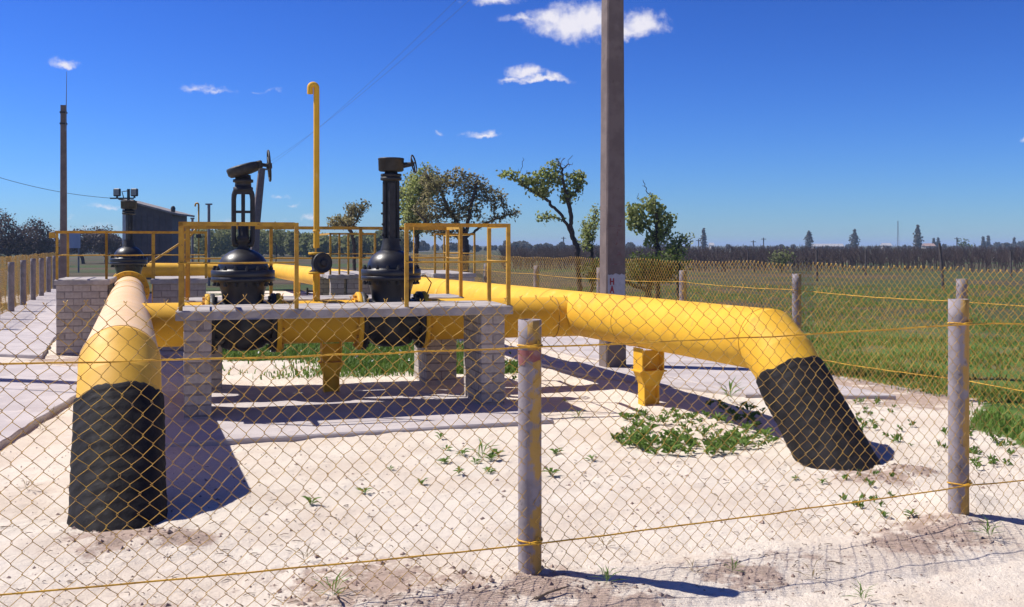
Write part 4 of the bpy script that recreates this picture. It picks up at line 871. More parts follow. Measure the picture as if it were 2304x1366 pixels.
# billboard and van by the road
q = at(150, 552, 62); t = thing('billboard', 'pale blank board on posts beyond the left fence rails', 'sign', (q.x, q.y, 0), 0)
MB().box((.35, 0, 1.98), (.95, .06, 1.0)).build('panel', 'billboard', t)
for x in (.0, .7): MB().box((x, .06, .75), (.08, .06, 1.7)).build('leg', 'steel_grey', t)
road = MB(); q0 = at(-400, 552, 190); q1 = at(1000, 552, 190); road.add([(-190, 178, .05), (-20, 262, .05), (-22, 270, .05), (-194, 186, .05)], [(0, 1, 2, 3)]); tag(road.build('road', 'asphalt', None), kind='structure')
q = at(79, 552, 212); t = thing('delivery_van', 'small white van driving on the distant road', 'van', (q.x, 212, .0), A(205))
zr0 = .1
m_ = MB(); m_.add([(-.95, -2.1, .35 + zr0), (.95, -2.1, .35 + zr0), (.95, 2.1, .35 + zr0), (-.95, 2.1, .35 + zr0), (-.95, -2.1, 1.1 + zr0), (.95, -2.1, 1.1 + zr0), (.9, -1.3, 1.2 + zr0), (-.9, -1.3, 1.2 + zr0), (.85, -.7, 1.95 + zr0), (-.85, -.7, 1.95 + zr0), (.85, 2.0, 1.95 + zr0), (-.85, 2.0, 1.95 + zr0)],
    [(0, 1, 5, 4), (4, 5, 6, 7), (7, 6, 8, 9), (9, 8, 10, 11), (11, 10, 2, 3), (1, 2, 10, 8, 6, 5), (0, 4, 7, 9, 11, 3), (3, 2, 1, 0)]); m_.build('body', 'van_white', t)
MB().add([(-.78, -1.27, 1.27 + zr0), (.78, -1.27, 1.27 + zr0), (.74, -.78, 1.87 + zr0), (-.74, -.78, 1.87 + zr0)], [(0, 1, 2, 3)]); m_ = MB(); m_.add([(-.78, -1.31, 1.27 + zr0), (.78, -1.31, 1.27 + zr0), (.74, -.80, 1.89 + zr0), (-.74, -.80, 1.89 + zr0)], [(0, 1, 2, 3)]); m_.build('windscreen', 'van_glass', t)
for sx in (-1, 1):
    for sy in (-1.35, 1.3): MB().lathe([(.33, -.1), (.34, 0), (.33, .1)], 16, Matrix.Translation((sx * .86, sy, .34 + zr0 - .04)) @ Matrix.Rotation(A(90), 4, 'Y')).build('wheel', 'tyre', t)

# ------------------------------------------------------------------ trees
def grow(attr, base, seed, step=.14, infl=1.2, kill=.22, lead=None, iters=140, limbs=None):
    """space colonisation: branches grow towards a cloud of points that fills the crown"""
    rs = np.random.RandomState(seed); N_ = [np.array(base, float)]; par = [-1]
    for p in (lead or []):
        a = N_[-1]; p = np.array(p, float); k = max(1, int(np.linalg.norm(p - a) / step))
        for i in range(1, k + 1): N_.append(a + (p - a) * i / k + rs.randn(3) * .012); par.append(len(N_) - 2)
    for limb in (limbs or []):
        P = np.array(N_); cur = int(np.linalg.norm(P - np.array(limb[0]), axis=1).argmin())
        for p in limb[1:]:
            a = N_[cur]; p = np.array(p, float); k = max(1, int(np.linalg.norm(p - a) / step))
            for i in range(1, k + 1): N_.append(a + (p - a) * i / k + rs.randn(3) * .016); par.append(cur); cur = len(N_) - 1
    att = np.array(attr, float)
    for it in range(iters):
        if len(att) == 0: break
        P = np.array(N_); d = np.linalg.norm(att[:, None, :] - P[None, :, :], axis=2); j = d.argmin(1); dm = d[np.arange(len(att)), j]
        act = dm < infl if it > 6 else dm < 99; 
        if not act.any(): break
        new = []
        for n in np.unique(j[act]):
            v = (att[act & (j == n)] - P[n]); v = v / (np.linalg.norm(v, axis=1)[:, None] + 1e-9); g = v.mean(0) + rs.randn(3) * .22; L_ = np.linalg.norm(g)
            if L_ < 1e-3: continue
            new.append((P[n] + g / L_ * step, n))
        if not new: break
        for (q, n) in new: N_.append(q); par.append(n)
        P2 = np.array([q for q, _ in new]); dd = np.linalg.norm(att[:, None, :] - P2[None], axis=2).min(1); att = att[dd > kill]
    return np.array(N_), np.array(par)
def tree_mesh(N_, par, r_tip, r_base_max, expo=2.3, sides=5):
    n = len(N_); w = np.zeros(n); kids = np.zeros(n, int)
    for i in range(1, n): kids[par[i]] += 1
    for i in range(n - 1, -1, -1):
        if kids[i] == 0: w[i] = r_tip ** expo
        if par[i] >= 0: w[par[i]] += w[i]
    rad = np.minimum(w ** (1 / expo), r_base_max); mb = MB()
    # follow each chain from a branching point to its end
    main = {}
    for i in range(1, n):
        p = par[i]
        if p not in main or rad[i] > rad[main[p]]: main[p] = i
    starts = [0] + [i for i in range(1, n) if main[par[i]] != i]
    for s0 in starts:
        ch = [par[s0], s0] if s0 > 0 else [0]; i = s0
        while i in main: i = main[i]; ch.append(i)
        if len(ch) < 2: continue
        rr = [min(rad[c], rad[ch[1]]) if k == 0 else rad[c] for k, c in enumerate(ch)]; rr[-1] *= .6
        mb.tube([N_[c] for c in ch], [float(x) for x in rr], sides if rr[0] > .02 else 3, caps=False)
    return mb, rad, kids
def leaf_quads(centers, size, rs, per=4, spread=.1, flat=.0):
    n = len(centers) * per; C_ = np.repeat(np.array(centers), per, axis=0) + rs.randn(n, 3) * spread
    a = rs.randn(n, 3); a /= np.linalg.norm(a, axis=1)[:, None]; b = np.cross(a, rs.randn(n, 3)); b /= np.linalg.norm(b, axis=1)[:, None] + 1e-9
    s_ = size * (.6 + .8 * rs.rand(n))[:, None]; V = np.stack([C_ - a * s_ * .6, C_ + b * s_ * .42, C_ + a * s_ * .6, C_ - b * s_ * .42], 1).reshape(-1, 3)
    return V, np.arange(n * 4).reshape(-1, 4)
def tree(name, label, base_px, Y, blobs, seed, leaf, n_att=320, leaf_size=.07, per=5, spread=.1, bark='bark', r_tip=.008, r_max=.14, lead_px=None, leaf_frac=1.0, depth=.8, bare_blobs=None, group=None, step=.14, kill=.2, cat='tree', sides=5, limbs_px=None):
    rs = np.random.RandomState(seed); bs = at(base_px, 552, Y); bs.z = -.1; rel = Vector((bs.x, bs.y, 0)); att = []
    tot = sum(b[2] * b[3] for b in blobs)
    for (x, y, rx, ry) in blobs:
        c = at(x, y, Y) - rel; k = int(n_att * rx * ry / tot) + 4; ax, az = rx * Y / F_PX, ry * Y / F_PX
        q = rs.randn(k, 3); q /= np.linalg.norm(q, axis=1)[:, None]; q *= (rs.rand(k, 1) ** .45); att.append(q * np.array([ax, max(ax, az) * depth, az]) + np.array(c))
    nb = sum(len(a) for a in att)
    for (x0, y0, x1, y1) in (bare_blobs or []):
        for f in np.linspace(.1, 1, 9): att.append((np.array(at(x0 + (x1 - x0) * f, y0 + (y1 - y0) * f, Y) - rel) + rs.randn(3) * .05)[None])
    att = np.concatenate(att); lead = [np.array(at(x, y, Y) - rel) for (x, y) in (lead_px or [])]
    limbs = [[np.array(at(x, y, Y + dy) - rel) for (x, y, dy) in lb] for lb in (limbs_px or [])]
    N_, par = grow(att, (0, 0, -.1), seed, step, 1.4, kill, lead, limbs=limbs)
    mb, rad, kids = tree_mesh(N_, par, r_tip, r_max, 2.2, sides); t = thing(name, label, cat, rel, 0, group); mb.build('trunk', bark, t)
    thin = [i for i in range(len(N_)) if rad[i] < r_tip * 3.6 and rs.rand() < leaf_frac]
    if bare_blobs:
        bl = [np.array(at((x0 + x1) / 2, (y0 + y1) / 2, Y) - rel) for (x0, y0, x1, y1) in bare_blobs]; thin = [i for i in thin if min(np.linalg.norm(N_[i] - b) for b in bl) > .35]
    if thin:
        V, Q = leaf_quads(N_[thin], leaf_size, rs, per, spread); fast_mesh('crown', V, Q, leaf, t)
    return t
ORCH = 'orchard trees outside the right fence'
tree('fruit_tree', 'broad bushy fruit tree in brownish leaf behind the drum-headed valve', 1046, 33, [(975, 415, 34, 40), (1025, 410, 36, 34), (1075, 425, 32, 30), (1110, 445, 34, 24), (1150, 478, 26, 12), (1120, 490, 26, 12), (1040, 470, 50, 30), (975, 480, 40, 30), (1000, 520, 50, 18)], 21, 'leaf_blossom', 1700, .075, 4, .07, lead_px=[(1048, 560), (1044, 520)], limbs_px=[[(1044, 525, 0), (1010, 470, .3), (985, 410, .5)], [(1046, 530, 0), (1060, 460, -.3), (1075, 400, -.2)], [(1044, 540, 0), (1095, 500, .2), (1160, 478, .2)], [(1046, 545, 0), (975, 510, -.4), (930, 470, -.4)]], group=ORCH, depth=.7, kill=.10, step=.075)
tree('fruit_tree', 'greener young fruit tree merging into the bushy one, beside the drum head', 935, 35, [(930, 450, 36, 60), (960, 410, 30, 40), (935, 500, 34, 30)], 22, 'leaf_spring', 800, .085, 6, .08, lead_px=[(936, 565)], group=ORCH, depth=.8, kill=.10, step=.075)
tree('fruit_tree', 'small sparse fruit tree in blossom right of the tall vent pipe', 797, 36, [(775, 498, 38, 17), (800, 472, 26, 18), (822, 462, 10, 12), (755, 505, 18, 10)], 23, 'leaf_blossom', 420, .075, 4, .06, lead_px=[(797, 555), (792, 530)], group=ORCH, kill=.08, step=.06)
tree('fruit_tree', 'leaning old fruit tree with two dark stems and a wind-swept crown', 1306, 26, [(1150, 393, 24, 7), (1190, 400, 32, 15), (1228, 400, 28, 26), (1262, 368, 26, 22), (1296, 405, 20, 24), (1280, 440, 24, 16), (1222, 487, 14, 7), (1215, 430, 22, 14)], 24, 'leaf_spring', 1000, .078, 6, .06, lead_px=[(1300, 565), (1286, 525), (1262, 480)], limbs_px=[[(1262, 480, 0), (1228, 447, .1), (1188, 425, .1), (1150, 400, 0), (1128, 392, 0)], [(1288, 530, 0), (1284, 470, -.1), (1270, 420, -.1), (1262, 375, -.1)], [(1278, 450, -.1), (1300, 425, 0), (1312, 400, 0)], [(1270, 495, 0), (1240, 485, .2), (1215, 490, .2)]], bare_blobs=[(1180, 385, 1176, 352), (1270, 380, 1288, 350)], group=ORCH, depth=.6, kill=.085, step=.065, r_max=.13)
tree('fruit_tree', 'low leafy sapling close to the left edge of the thick pole', 1332, 27, [(1325, 520, 16, 34), (1340, 490, 10, 26), (1318, 545, 16, 20)], 25, 'leaf_spring', 400, .06, 5, .06, lead_px=[(1332, 560)], group=ORCH, kill=.08, step=.06)
tree('fruit_tree', 'rounded green fruit tree with bare twigs on top right of the thick pole', 1478, 25, [(1430, 475, 24, 18), (1462, 465, 26, 16), (1490, 490, 26, 20), (1440, 505, 30, 16), (1490, 525, 24, 14), (1470, 540, 24, 16)], 26, 'leaf_spring', 1000, .078, 6, .065, lead_px=[(1480, 565), (1474, 535)], limbs_px=[[(1474, 535, 0), (1445, 500, .1), (1420, 480, .1)], [(1474, 540, 0), (1478, 490, -.1), (1470, 455, -.1)], [(1476, 545, 0), (1505, 510, 0), (1515, 490, 0)]], bare_blobs=[(1418, 462, 1448, 398)], group=ORCH, depth=.7, kill=.085, step=.065)
tree('fruit_tree', 'small dense shrub tree between the rounded tree and the vineyard', 1526, 25, [(1518, 560, 26, 26), (1535, 540, 18, 14), (1545, 533, 14, 6)], 27, 'leaf_spring', 450, .06, 5, .07, lead_px=[(1526, 575)], group=ORCH, kill=.08, step=.06)
tree('thicket_bush', 'low green thicket behind the mesh at the foot of the thick pole', 1465, 24.0, [(1450, 605, 50, 34), (1500, 600, 44, 34), (1345, 610, 30, 30)], 28, 'leaf_dark', 900, .06, 6, .09, group=None, cat='bush', kill=.085, step=.065)
tree('bare_tree', 'dark leafless tree standing above the left fence corner', 20, 78, [(10, 520, 30, 44), (50, 540, 45, 36), (0, 550, 40, 28)], 31, 'leaf_brown', 1100, .13, 3, .16, 'bark_red', .014, .22, group='bare trees along the road', kill=.17, step=.14, lead_px=[(20, 570)])
tree('bare_tree', 'dark leafless tree beside the lightning pole with fine upright twigs', 92, 82, [(80, 535, 38, 46), (105, 545, 28, 34), (65, 555, 40, 22)], 32, 'leaf_brown', 1100, .13, 3, .16, 'bark_red', .014, .22, group='bare trees along the road', kill=.17, step=.14, lead_px=[(92, 570)])
tree('bare_tree', 'rounded reddish-brown leafless tree behind the pale board', 190, 92, [(185, 540, 36, 26), (165, 550, 30, 20)], 33, 'leaf_brown', 1000, .13, 4, .18, 'bark_red', .014, .2, group='bare trees along the road', kill=.17, step=.14)
tree('bare_tree', 'rounded reddish-brown leafless tree left of the shed', 240, 95, [(230, 540, 40, 30), (262, 555, 24, 18)], 34, 'leaf_brown', 1000, .13, 4, .18, 'bark_red', .014, .2, group='bare trees along the road', kill=.17, step=.14)
tree('round_tree', 'single small green tree standing before the far wood', 621, 85, [(621, 530, 24, 24), (608, 540, 14, 12)], 35, 'leaf_far', 200, .16, 5, .2, 'bark', .014, .16, kill=.26, step=.24, lead_px=[(622, 560)])
def far_mass(name, x0, x1, Y, top, seed, leaf, n=9000, bot=572, size=.5, lumps=26, label=None, dY=14):
    """far-off wood that reads as one mass: lumpy crowns of leaf faces"""
    rs = np.random.RandomState(seed); C_ = []
    for k in range(lumps):
        px_ = x0 + (x1 - x0) * (k + rs.rand()) / lumps; y = Y + rs.randn() * dY * .4; tp_ = top(px_) + (rs.rand() ** .6 * 11 - 3); zt_ = at(px_, tp_, Y).z; wr = zt_ * (.35 + .25 * rs.rand()); m_ = n // lumps
        q = rs.randn(m_, 3); q /= np.linalg.norm(q, axis=1)[:, None]; q *= (rs.rand(m_, 1) ** .3); c = at(px_, 552, y); C_.append(np.array([c.x, c.y, zt_ * .54]) + q * np.array([wr, wr, zt_ * .5]))
    C_ = np.concatenate(C_); C_ = C_[C_[:, 2] > .1]; V, Q = leaf_quads(C_, size, rs, 1, .05); o = fast_mesh(name, V, Q, leaf); return tag(o, label, name.replace('_', ' '), kind='stuff')
far_mass('woodland', 420, 905, 150, lambda x: 522 - 9 * math.sin((x - 400) / 70.) - (6 if 520 < x < 720 else 0), 41, 'leaf_far', 26000, size=.42, lumps=34, label='far green wood along the back of the brown field', dY=30)
far_mass('distant_trees', 820, 1420, 300, lambda x: 547 + 3 * math.sin(x / 40.), 42, 'leaf_haze', 14000, size=.7, lumps=60, label='dark line of distant trees on the horizon behind the orchard', dY=50)
far_mass('distant_trees', 1400, 2420, 420, lambda x: 552 - 2.0 * math.sin(x / 33.) - (8 if 2200 < x < 2400 else 0), 43, 'leaf_haze', 20000, size=.8, lumps=110, label='hazy strip of low trees and gardens along the far horizon', dY=70)
far_mass('distant_trees', -160, 330, 190, lambda x: 535 + 5 * math.sin(x / 50.), 44, 'leaf_brown', 14000, size=.6, lumps=30, label='brown belt of bare trees behind the distant road', dY=20)
def poplar(px_, top, w_, seed, label, Y=330):
    rs = np.random.RandomState(seed); b = at(px_, 552, Y); H = at(px_, top, Y).z; wm = w_ * Y / F_PX / 2; t = thing('poplar_tree', label, 'tree', (b.x, b.y, 0), 0, 'poplars on the horizon')
    MB().tube([(0, 0, -.2), (rs.randn() * .2, 0, H * .5), (0, 0, H * .95)], [.28, .18, .04], 6).build('trunk', 'bark', t)
    n = 620; f = rs.rand(n); prof = np.sin(np.pi * np.clip(f * .92 + .08, 0, 1)) ** .7 * (1.15 - .6 * f); a = rs.rand(n) * 6.283; r_ = wm * prof * np.sqrt(rs.rand(n)) * (1 + .3 * np.sin(a * 3 + f * 9)); r_ *= np.where(f > .7, .6, 1)
    V, Q = leaf_quads(np.stack([r_ * np.cos(a), r_ * np.sin(a), H * (.12 + .88 * f)], 1), .5, rs, 1, .16); fast_mesh('crown', V, Q, 'leaf_haze', t)
poplar(1583, 516, 13, 51, 'slim lone poplar on the horizon nearest the small shrub tree'); poplar(1820, 521, 20, 52, 'stout poplar on the horizon left of the low white houses'); poplar(1923, 517, 21, 53, 'broad tapering poplar on the horizon between houses and radio mast'); poplar(2065, 508, 19, 54, 'tallest tapering poplar on the horizon beyond the radio mast', 300)
for i, (x, tp_) in enumerate(((2101, 537), (2111, 536), (2212, 534), (2224, 531), (2282, 536))): poplar(x, tp_, 7, 60 + i, 'small poplar among the cluster at the far end of the horizon', 400)
tree('round_tree', 'round dark tree on the horizon beyond the vineyard stakes', 2170, 300, [(2170, 553, 12, 12)], 66, 'leaf_dark', 120, .6, 8, .6, 'bark', .03, .3, kill=.8, step=.7)
# distant mast, line poles, houses
q = at(2020, 552, 420); t = thing('radio_mast', 'thin lattice radio mast rising on the horizon', 'mast', (q.x, q.y, 0)); Hm = at(0, 497, 420).z
m_ = MB()
for (a, b) in ((-1, -1), (1, -1), (0, 1)): m_.tube([(a * .45, b * .45, 0), (a * .12, b * .12, Hm)], .06, 4)
m_.build('mast_legs', 'steel_grey', t)['kind'] = 'stuff'
m_ = MB()
for k in range(12):
    z = Hm * k / 12; s0 = .45 - .33 * k / 12; s1 = .45 - .33 * (k + 1) / 12; m_.tube([(-s0, -s0, z), (s1, -s1, z + Hm / 12)], .035, 3); m_.tube([(s0, -s0, z), (0, s1, z + Hm / 12)], .035, 3)
m_.build('bracing', 'steel_grey', t)['kind'] = 'stuff'
for (x, tp_, lab) in ((1572, 538, 'distant line pole beside the slim lone poplar'), (1695, 541, 'distant short line pole between shrub tree and cross-armed pole'), (1718, 535, 'distant line pole with crossarm left of the stout poplar'), (2153, 534, 'distant line pole near the round dark tree'), (1268, 533, 'distant thin pole under the leaning fruit tree')):
    q = at(x, 552, 260); H = at(x, tp_, 260).z; t = thing('line_pole', lab, 'pole', (q.x, q.y, 0)); MB().tube([(0, 0, -.2), (0, 0, H)], .14, 6).build('shaft', 'wood_grey', t); MB().box((0, 0, H - .35), (1.3, .14, .14)).build('crossarm', 'wood_grey', t)
for (x0, x1, hgt, roofm, lab) in ((1832, 1898, 2.0, 'roof_grey', 'long low pale farm building between two poplars'), (1990, 2006, 2.4, 'roof_grey', 'small white house left of the radio mast'), (2084, 2104, 2.2, 'house_roof', 'small white house among the horizon poplars'), (1600, 1606, 2.6, 'roof_grey', 'tiny white hut right of the slim lone poplar')):
    hgt *= .62; Y = 380.; a = at(x0, 552, Y); b = at(x1, 552, Y); w = b.x - a.x; t = thing('farm_house', lab, 'house', (a.x, Y, 0)); MB().box((w / 2, 2, hgt / 2), (w, 4, hgt)).build('wall', 'house_wall', t)
    m_ = MB(); m_.add([(-.3, -.3, hgt), (w + .3, -.3, hgt), (w + .3, 2, hgt + 1.0), (-.3, 2, hgt + 1.0), (-.3, 4.3, hgt), (w + .3, 4.3, hgt)], [(0, 1, 2, 3), (3, 2, 5, 4), (0, 3, 4), (1, 5, 2)]); m_.build('roof', roofm, t)
    for k in range(max(1, int(w / 3.2))): MB().box((w * (k + .5) / max(1, int(w / 3.2)), -.02, hgt * .5), (.8, .06, .8)).build('window', 'van_glass', t)

# ------------------------------------------------------------------ vineyard and field
def vineyard():
    rs = np.random.RandomState(9); V = []; Q = []; b = 0
    def stick(p, q, w):
        nonlocal b
        p = np.array(p); q = np.array(q); d = q - p; s_ = np.cross(d, [0, 1, 0]); s_ = s_ / (np.linalg.norm(s_) + 1e-9) * w; s2 = np.cross(d, s_); s2 = s2 / (np.linalg.norm(s2) + 1e-9) * w
        V.extend([p - s_, p + s_, p + s2, q - s_ * .5, q + s_ * .5, q + s2 * .5]); Q.extend([(b, b + 1, b + 4, b + 3), (b + 1, b + 2, b + 5, b + 4), (b + 2, b, b + 3, b + 5)]); b += 6
    for row, Y in enumerate((64, 67, 70, 73, 76, 80, 84, 89, 94, 100, 107, 115, 125, 137, 150, 170, 195, 225)):
        x0 = at(1120 if Y > 66 else 1550, 0, Y).x; x1 = at(2420, 0, Y).x; x = x0
        while x < x1:
            x += rs.uniform(.2, .5) * (Y / 70); hgt = rs.uniform(.95, 1.6); y = Y + rs.randn() * .5; stick((x, y, 0), (x + rs.randn() * .12, y, hgt * .55), .03 * Y / 70)
            for k in range(7): stick((x, y, hgt * rs.uniform(.3, .55)), (x + rs.randn() * .35, y + rs.randn() * .2, hgt * rs.uniform(.75, 1.12)), .012 * Y / 70)
    o = fast_mesh('vineyard', np.array(V), np.array(Q), 'bark_red'); tag(o, 'rows of dark leafless vines filling the field beyond the right fence', 'vineyard', kind='stuff')
vineyard()
for (x, y0, y1, lean, lab) in ((2119, 547, 652, .10, 'tall dark wooden stake leaning in the field right of the corner post'), (1838, 562, 632, .02, 'dark wooden stake in the field before the stout poplar'), (1948, 560, 618, .0, 'thin wooden stake in the field before the broad poplar'), (2275, 566, 625, .03, 'wooden stake at the edge of the vineyard by the far poplar cluster'), (1683, 566, 610, .0, 'short wooden stake in the vineyard beside the low shrub'), (2044, 563, 606, .0, 'thin stake standing in the vines under the tallest poplar')):
    Y = EYE * F_PX / (y1 - HY); q = at(x, 552, Y); zt_ = at(x, y0, Y).z; t = thing('wooden_stake', lab, 'stake', (q.x, Y, 0)); MB().tube([(lean * zt_ * .4, 0, -.2), (0, 0, zt_ * .5), (-lean * zt_ * .5, 0, zt_)], [.055, .05, .045], 7, smooth=False).build('shaft', 'wood_grey', t)
tree('thicket_bush', 'low pale green shrub in the vineyard beyond the mesh', 1757, 62, [(1757, 580, 26, 14)], 70, 'leaf_far', 150, .14, 6, .16, cat='bush', kill=.2, step=.18)

def blades(name, pts, hmin, hmax, w, matn, label, seed, lean=.5, cat='grass'):
    rs = np.random.RandomState(seed); P = np.array(pts); n = len(P); h = (hmin + (hmax - hmin) * rs.rand(n) ** 1.6)[:, None]; a = rs.rand(n) * 6.283; d = np.stack([np.cos(a), np.sin(a), 0 * a], 1); s_ = np.stack([-np.sin(a), np.cos(a), 0 * a], 1)
    le = (rs.rand(n, 1) * lean) * h; ww = w * (.6 + .8 * rs.rand(n, 1)); mid = P + d * le * .4 + np.array([0, 0, 1]) * h * .6; tip = P + d * le * 1.2 + np.array([0, 0, 1]) * h * (1 - .3 * lean * rs.rand(n, 1))
    V = np.stack([P - s_ * ww, P + s_ * ww, mid + s_ * ww * .8, mid - s_ * ww * .8, tip], 1).reshape(-1, 3); b = np.arange(n)[:, None] * 5
    T = np.concatenate([b + [0, 1, 2], b + [0, 2, 3], b + [3, 2, 4]], 0); o = fast_mesh(name, V, T, matn, nper=3); return tag(o, label, cat, kind='stuff')
rg = random.Random(77); gp = []; fp = []
for k in range(170000):
    y = 7.2 + 34 * rg.random() ** 1.7; x = rg.uniform(-1.5, .56 * y + .6)
    if sd_right(x, y) < -2.2: continue
    if rg.random() < grass_amount(x, y) ** 1.5 * clamp(.5 + 1.7 * fbm(x, y, .55, 31)): fp.append((x, y, gz(x, y)))
blades('field_grass', fp, .03, .13, .007, 'grass_field', 'rough green grass growing along the outside of the right fence', 1, .8)
for k in range(80000):
    u = rg.uniform(.1, 4.4); v = 2.6 + 13 * rg.random() ** 1.6; p = FRONT + AX * u + AY * v
    if rg.random() < grass_amount(p.x, p.y) ** 1.3: gp.append((p.x, p.y, gz(p.x, p.y)))
blades('yard_grass', gp, .03, .12, .009, 'grass', 'bright green grass patch growing behind the cross pipe', 2, .8)
fl_ = [gp[rg.randrange(len(gp))] for k in range(70)]
V, Q = leaf_quads([(p[0], p[1], p[2] + .12) for p in fl_], .03, np.random.RandomState(3), 2, .012); tag(fast_mesh('white_flowers', V, Q, 'petal'), 'tiny white flowers dotted through the yard grass', 'flowers', kind='stuff')

# ------------------------------------------------------------------ weeds on the sand
def weed_geo(seed, n, size, broad=.28, up=.45):
    rs = random.Random(seed); m_ = MB()
    for k in range(n):
        a = 2 * math.pi * k / n + rs.uniform(-.4, .4); l = size * rs.uniform(.55, 1.1); el = rs.uniform(.12, up + .4); w = l * broad * rs.uniform(.7, 1.2); d = Vector((math.cos(a), math.sin(a), 0)); s_ = Vector((-math.sin(a), math.cos(a), 0)); st = Vector((rs.uniform(-.1, .1) * size, rs.uniform(-.1, .1) * size, rs.uniform(0, .35) * size))
        p = [st, st + d * l * .45 * math.cos(el) + Vector((0, 0, l * .45 * math.sin(el) + .004)), st + d * l * math.cos(el * .8) * .95 + Vector((0, 0, l * math.sin(el) * .72 + .004))]
        fold = Vector((0, 0, w * .35)); m_.add([p[0], p[1] - s_ * w * .5 + fold, p[1], p[1] + s_ * w * .5 + fold, p[2]], [(0, 2, 1), (0, 3, 2), (1, 2, 4), (2, 3, 4)])
    return m_
WM = []
for k in range(6):
    m_ = weed_geo(100 + k, 9 + 3 * (k % 3), .075 + .012 * (k % 2), .34); me = bpy.data.meshes.new('weed'); me.from_pydata(m_.v, [], m_.f); me.update(); me.materials.append(MAT['weed']); WM.append(me)
GM = []
for k in range(4):
    m_ = weed_geo(200 + k, 13, .15, .075, .9); me = bpy.data.meshes.new('grass_tuft'); me.from_pydata(m_.v, [], m_.f); me.update(); me.materials.append(MAT['weed' if k < 2 else 'straw']); GM.append(me)
def gpx(px_, py): Y = EYE * F_PX / (py - HY); return (px_ - CX) / F_PX * Y, Y
def put_weed(px_, py, me, sc_, label, group, nm='weed_plant', cat='weed'):
    x, y = gpx(px_, py); o = link(nm, me); o.location = (x, y, gz(x, y) - .004); o.rotation_euler = (0, 0, R.uniform(0, 6.28)); o.scale = (sc_, sc_, sc_); return tag(o, label, cat, group)
put_weed(820, 1103, WM[0], 1.0, 'bright green rosette weed alone on the open sand', None); put_weed(1240, 1065, WM[1], 1.1, 'leafy rosette weed in the sand just right of the middle fence post', None); put_weed(1250, 1015, WM[2], 1.15, 'rosette weed behind the middle post, farther back than its neighbour', None)
for i, (x, y) in enumerate(((1005, 1012), (1040, 1022), (1000, 1040), (1033, 1067), (1100, 1060), (1105, 1035), (1070, 1040), (1118, 1022))): put_weed(x, y, WM[i % 6], .85 + .1 * (i % 3), 'small rosette weed scattered round the grass tuft left of the middle post', 'weeds round the grass tuft')
put_weed(1080, 1030, GM[0], 1.3, 'upright green grass tuft among small weeds left of the middle post', None, 'grass_tuft', 'grass tuft')
for i, (x, y) in enumerate(((878, 1055), (948, 1087), (1330, 1032), (990, 985), (1270, 900), (1115, 937), (965, 890), (700, 1130), (1790, 1075), (1850, 1090), (1930, 1020), (1965, 950), (2050, 1000), (1990, 1160), (2050, 1165), (1925, 905), (1985, 940), (2010, 990))): put_weed(x, y, WM[(i * 5) % 6], .55 + .12 * (i % 4), 'tiny weed seedling on bare sand', 'weed seedlings on the sand')
for i, (x, y, s_, k) in enumerate(((745, 1340, 1.0, 0), (60, 1105, .8, 2), (1360, 1225, .8, 2), (1365, 1320, .8, 1), (2225, 1210, 1.0, 1), (1300, 940, 1.0, 0), (800, 1225, .7, 2), (95, 960, 1.0, 2), (120, 930, .9, 3), (1940, 1345, .8, 1), (1560, 1280, .7, 2), (1830, 1290, .8, 2), (1650, 1275, .6, 1), (690, 1260, .7, 3))): put_weed(x, y, GM[k], s_, 'thin grass tuft rooted in the sand', 'thin grass tufts on the sand', 'grass_tuft', 'grass tuft')
rw = random.Random(5); V = []; Q = []
mw = MB()
def scatter(n, cx, cy, rx, ry, smin, smax, k0, avoid=None):
    for k in range(n):
        a = rw.uniform(0, 6.283); r_ = math.sqrt(rw.random()); x, y = gpx(cx + rx * r_ * math.cos(a), cy + ry * r_ * math.sin(a))
        g = weed_geo(k0 + k, rw.choice((7, 9, 11)), rw.uniform(smin, smax), .32, .7); mw.add([Vector(p) + Vector((x, y, gz(x, y) + rw.uniform(-.01, .03))) for p in g.v], g.f)
scatter(46, 1480, 985, 75, 38, .05, .11, 1000); scatter(52, 1590, 990, 95, 38, .05, .11, 2000); scatter(10, 1410, 995, 30, 14, .05, .09, 3000); scatter(16, 1700, 985, 45, 30, .05, .10, 3500); scatter(10, 1430, 942, 30, 10, .05, .09, 4000); scatter(10, 1540, 945, 60, 14, .05, .09, 5000); scatter(14, 1650, 930, 70, 26, .06, .11, 6000)
mw.build('weed_patch', 'weed', None); tag(bpy.data.objects['weed_patch'], 'dense patch of green weeds on the sand before the long pipe support', 'weeds', kind='stuff')
mw = MB(); scatter(26, 1960, 950, 120, 50, .035, .07, 7000); scatter(26, 2210, 1010, 110, 50, .035, .07, 8000); scatter(14, 1960, 1110, 90, 40, .025, .05, 9000); scatter(10, 1150, 830, 18, 40, .05, .08, 9500)
mw.build('weed_patch', 'weed', None); tag(bpy.data.objects['weed_patch.001'], 'thin straggling weeds on the sand between wrapped foot and fence', 'weeds', kind='stuff')
put_weed(1640, 900, GM[1], 2.0, 'tall dark grass tuft in the shadow of the long pipe', None, 'grass_tuft', 'grass tuft')

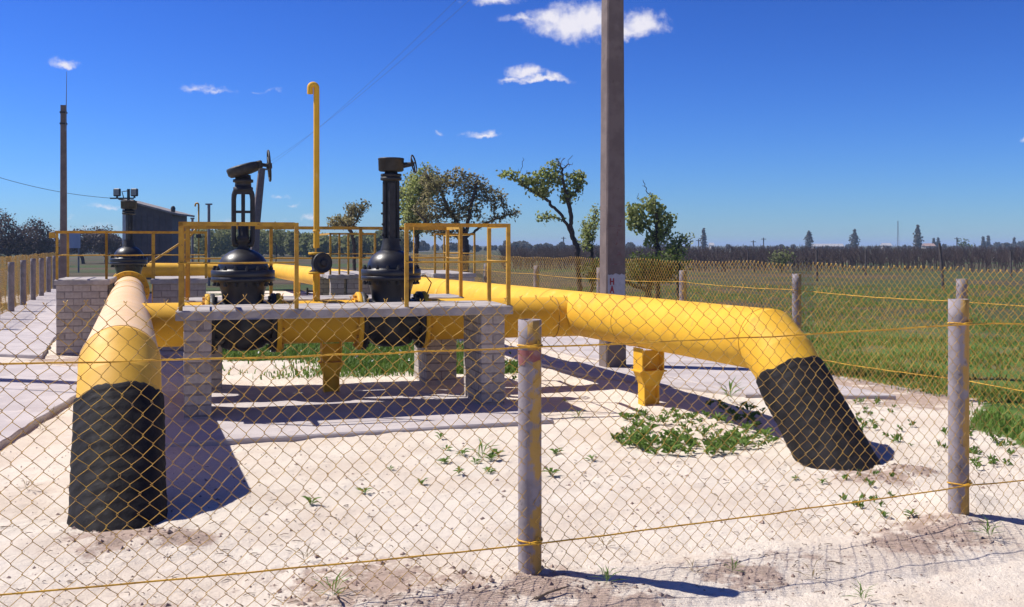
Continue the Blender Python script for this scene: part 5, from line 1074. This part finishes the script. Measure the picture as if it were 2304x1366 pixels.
# ------------------------------------------------------------------ litter: clods, twigs, dry stalks
def litter():
    rs = random.Random(12); mc = MB(); mt = MB()
    def clod(x, y, s_):
        z = gz(x, y); b = [Vector((rs.uniform(-1, 1), rs.uniform(-1, 1), rs.uniform(-.6, .9))) for _ in range(6)]
        P = [Vector((1, 0, 0)), Vector((-1, 0, 0)), Vector((0, 1, 0)), Vector((0, -1, 0)), Vector((0, 0, .8)), Vector((0, 0, -.6))]; P = [Vector((x, y, z)) + (p + q * .35) * s_ for p, q in zip(P, b)]
        mc.add(P, [(0, 2, 4), (2, 1, 4), (1, 3, 4), (3, 0, 4), (2, 0, 5), (1, 2, 5), (3, 1, 5), (0, 3, 5)])
    for (x, y, r_) in BROWN[:12]:
        for k in range(int(60 * r_ / .4)): a = rs.uniform(0, 6.28); q = r_ * .9 * math.sqrt(rs.random()); clod(x + q * math.cos(a), y + q * math.sin(a), rs.uniform(.004, .02) * (1.3 if rs.random() < .1 else .8))
    for k in range(1500):
        y = rs.uniform(4.2, 8.6); x = rs.uniform(-.52 * y, .52 * y); clod(x, y, rs.uniform(.003, .008) * (1.7 if rs.random() < .12 else 1))
    for k in range(170):
        y = rs.uniform(4.2, 8.4); x = rs.uniform(-.52 * y, .52 * y)
        if fbm(x, y, .7, 25) > -.05: clod(x, y, rs.uniform(.008, .02))
    for k in range(1100):
        y = rs.uniform(4.2, 8.0); x = rs.uniform(-.52 * y, .52 * y); a = rs.uniform(-.6, .6) + (3.14 if rs.random() < .5 else 0); l = rs.uniform(.015, .07) * rs.random() ** .5; z = gz(x, y) + .004
        if fbm(x, y, .9, 21) < .08 + .15 * rs.random(): continue
        p = Vector((x, y, z)); q = p + Vector((math.cos(a) * l, math.sin(a) * l, rs.uniform(0, .012))); m_ = (p + q) / 2 + Vector((rs.uniform(-.01, .01), rs.uniform(-.01, .01), .004)); mt.tube([p, m_, q], [.0022, .0026, .0014], 3, caps=False)
    tag(mc.build('soil_clods', 'clod', None), 'brown soil clods and crumbs strewn over the white sand', 'soil clods', kind='stuff')
    tag(mt.build('dry_twigs', 'twig', None), 'scattered dry twigs and stalks on the sand', 'twigs', kind='stuff')
litter()
tw = MB(); x, y = gpx(1205, 1350); tw.tube([(x, y, gz(x, y) + .01), (x + .06, y + .03, gz(x, y) + .03), (x + .16, y + .09, gz(x, y) + .04)], [.006, .007, .003], 6); tag(tw.build('fallen_stick', 'twig', None), 'dark crooked stick lying in the mesh shadow near the middle post', 'stick')

# ------------------------------------------------------------------ haze: the air over the plain
HZ = bpy.data.materials.new('haze_air'); HZ.use_nodes = True
for n in list(HZ.node_tree.nodes):
    if n.type != 'OUTPUT_MATERIAL': HZ.node_tree.nodes.remove(n)
pv = HZ.node_tree.nodes.new('ShaderNodeVolumePrincipled'); pv.inputs['Color'].default_value = (.55, .74, 1.0, 1); pv.inputs['Density'].default_value = .0005
HZ.node_tree.links.new(pv.outputs[0], HZ.node_tree.nodes['Material Output'].inputs['Volume']); MAT['haze_air'] = HZ
hz = MB().box((0, 2450, 6.25), (7600, 5300, 14.5)).build('haze', 'haze_air', None); tag(hz, kind='stuff')
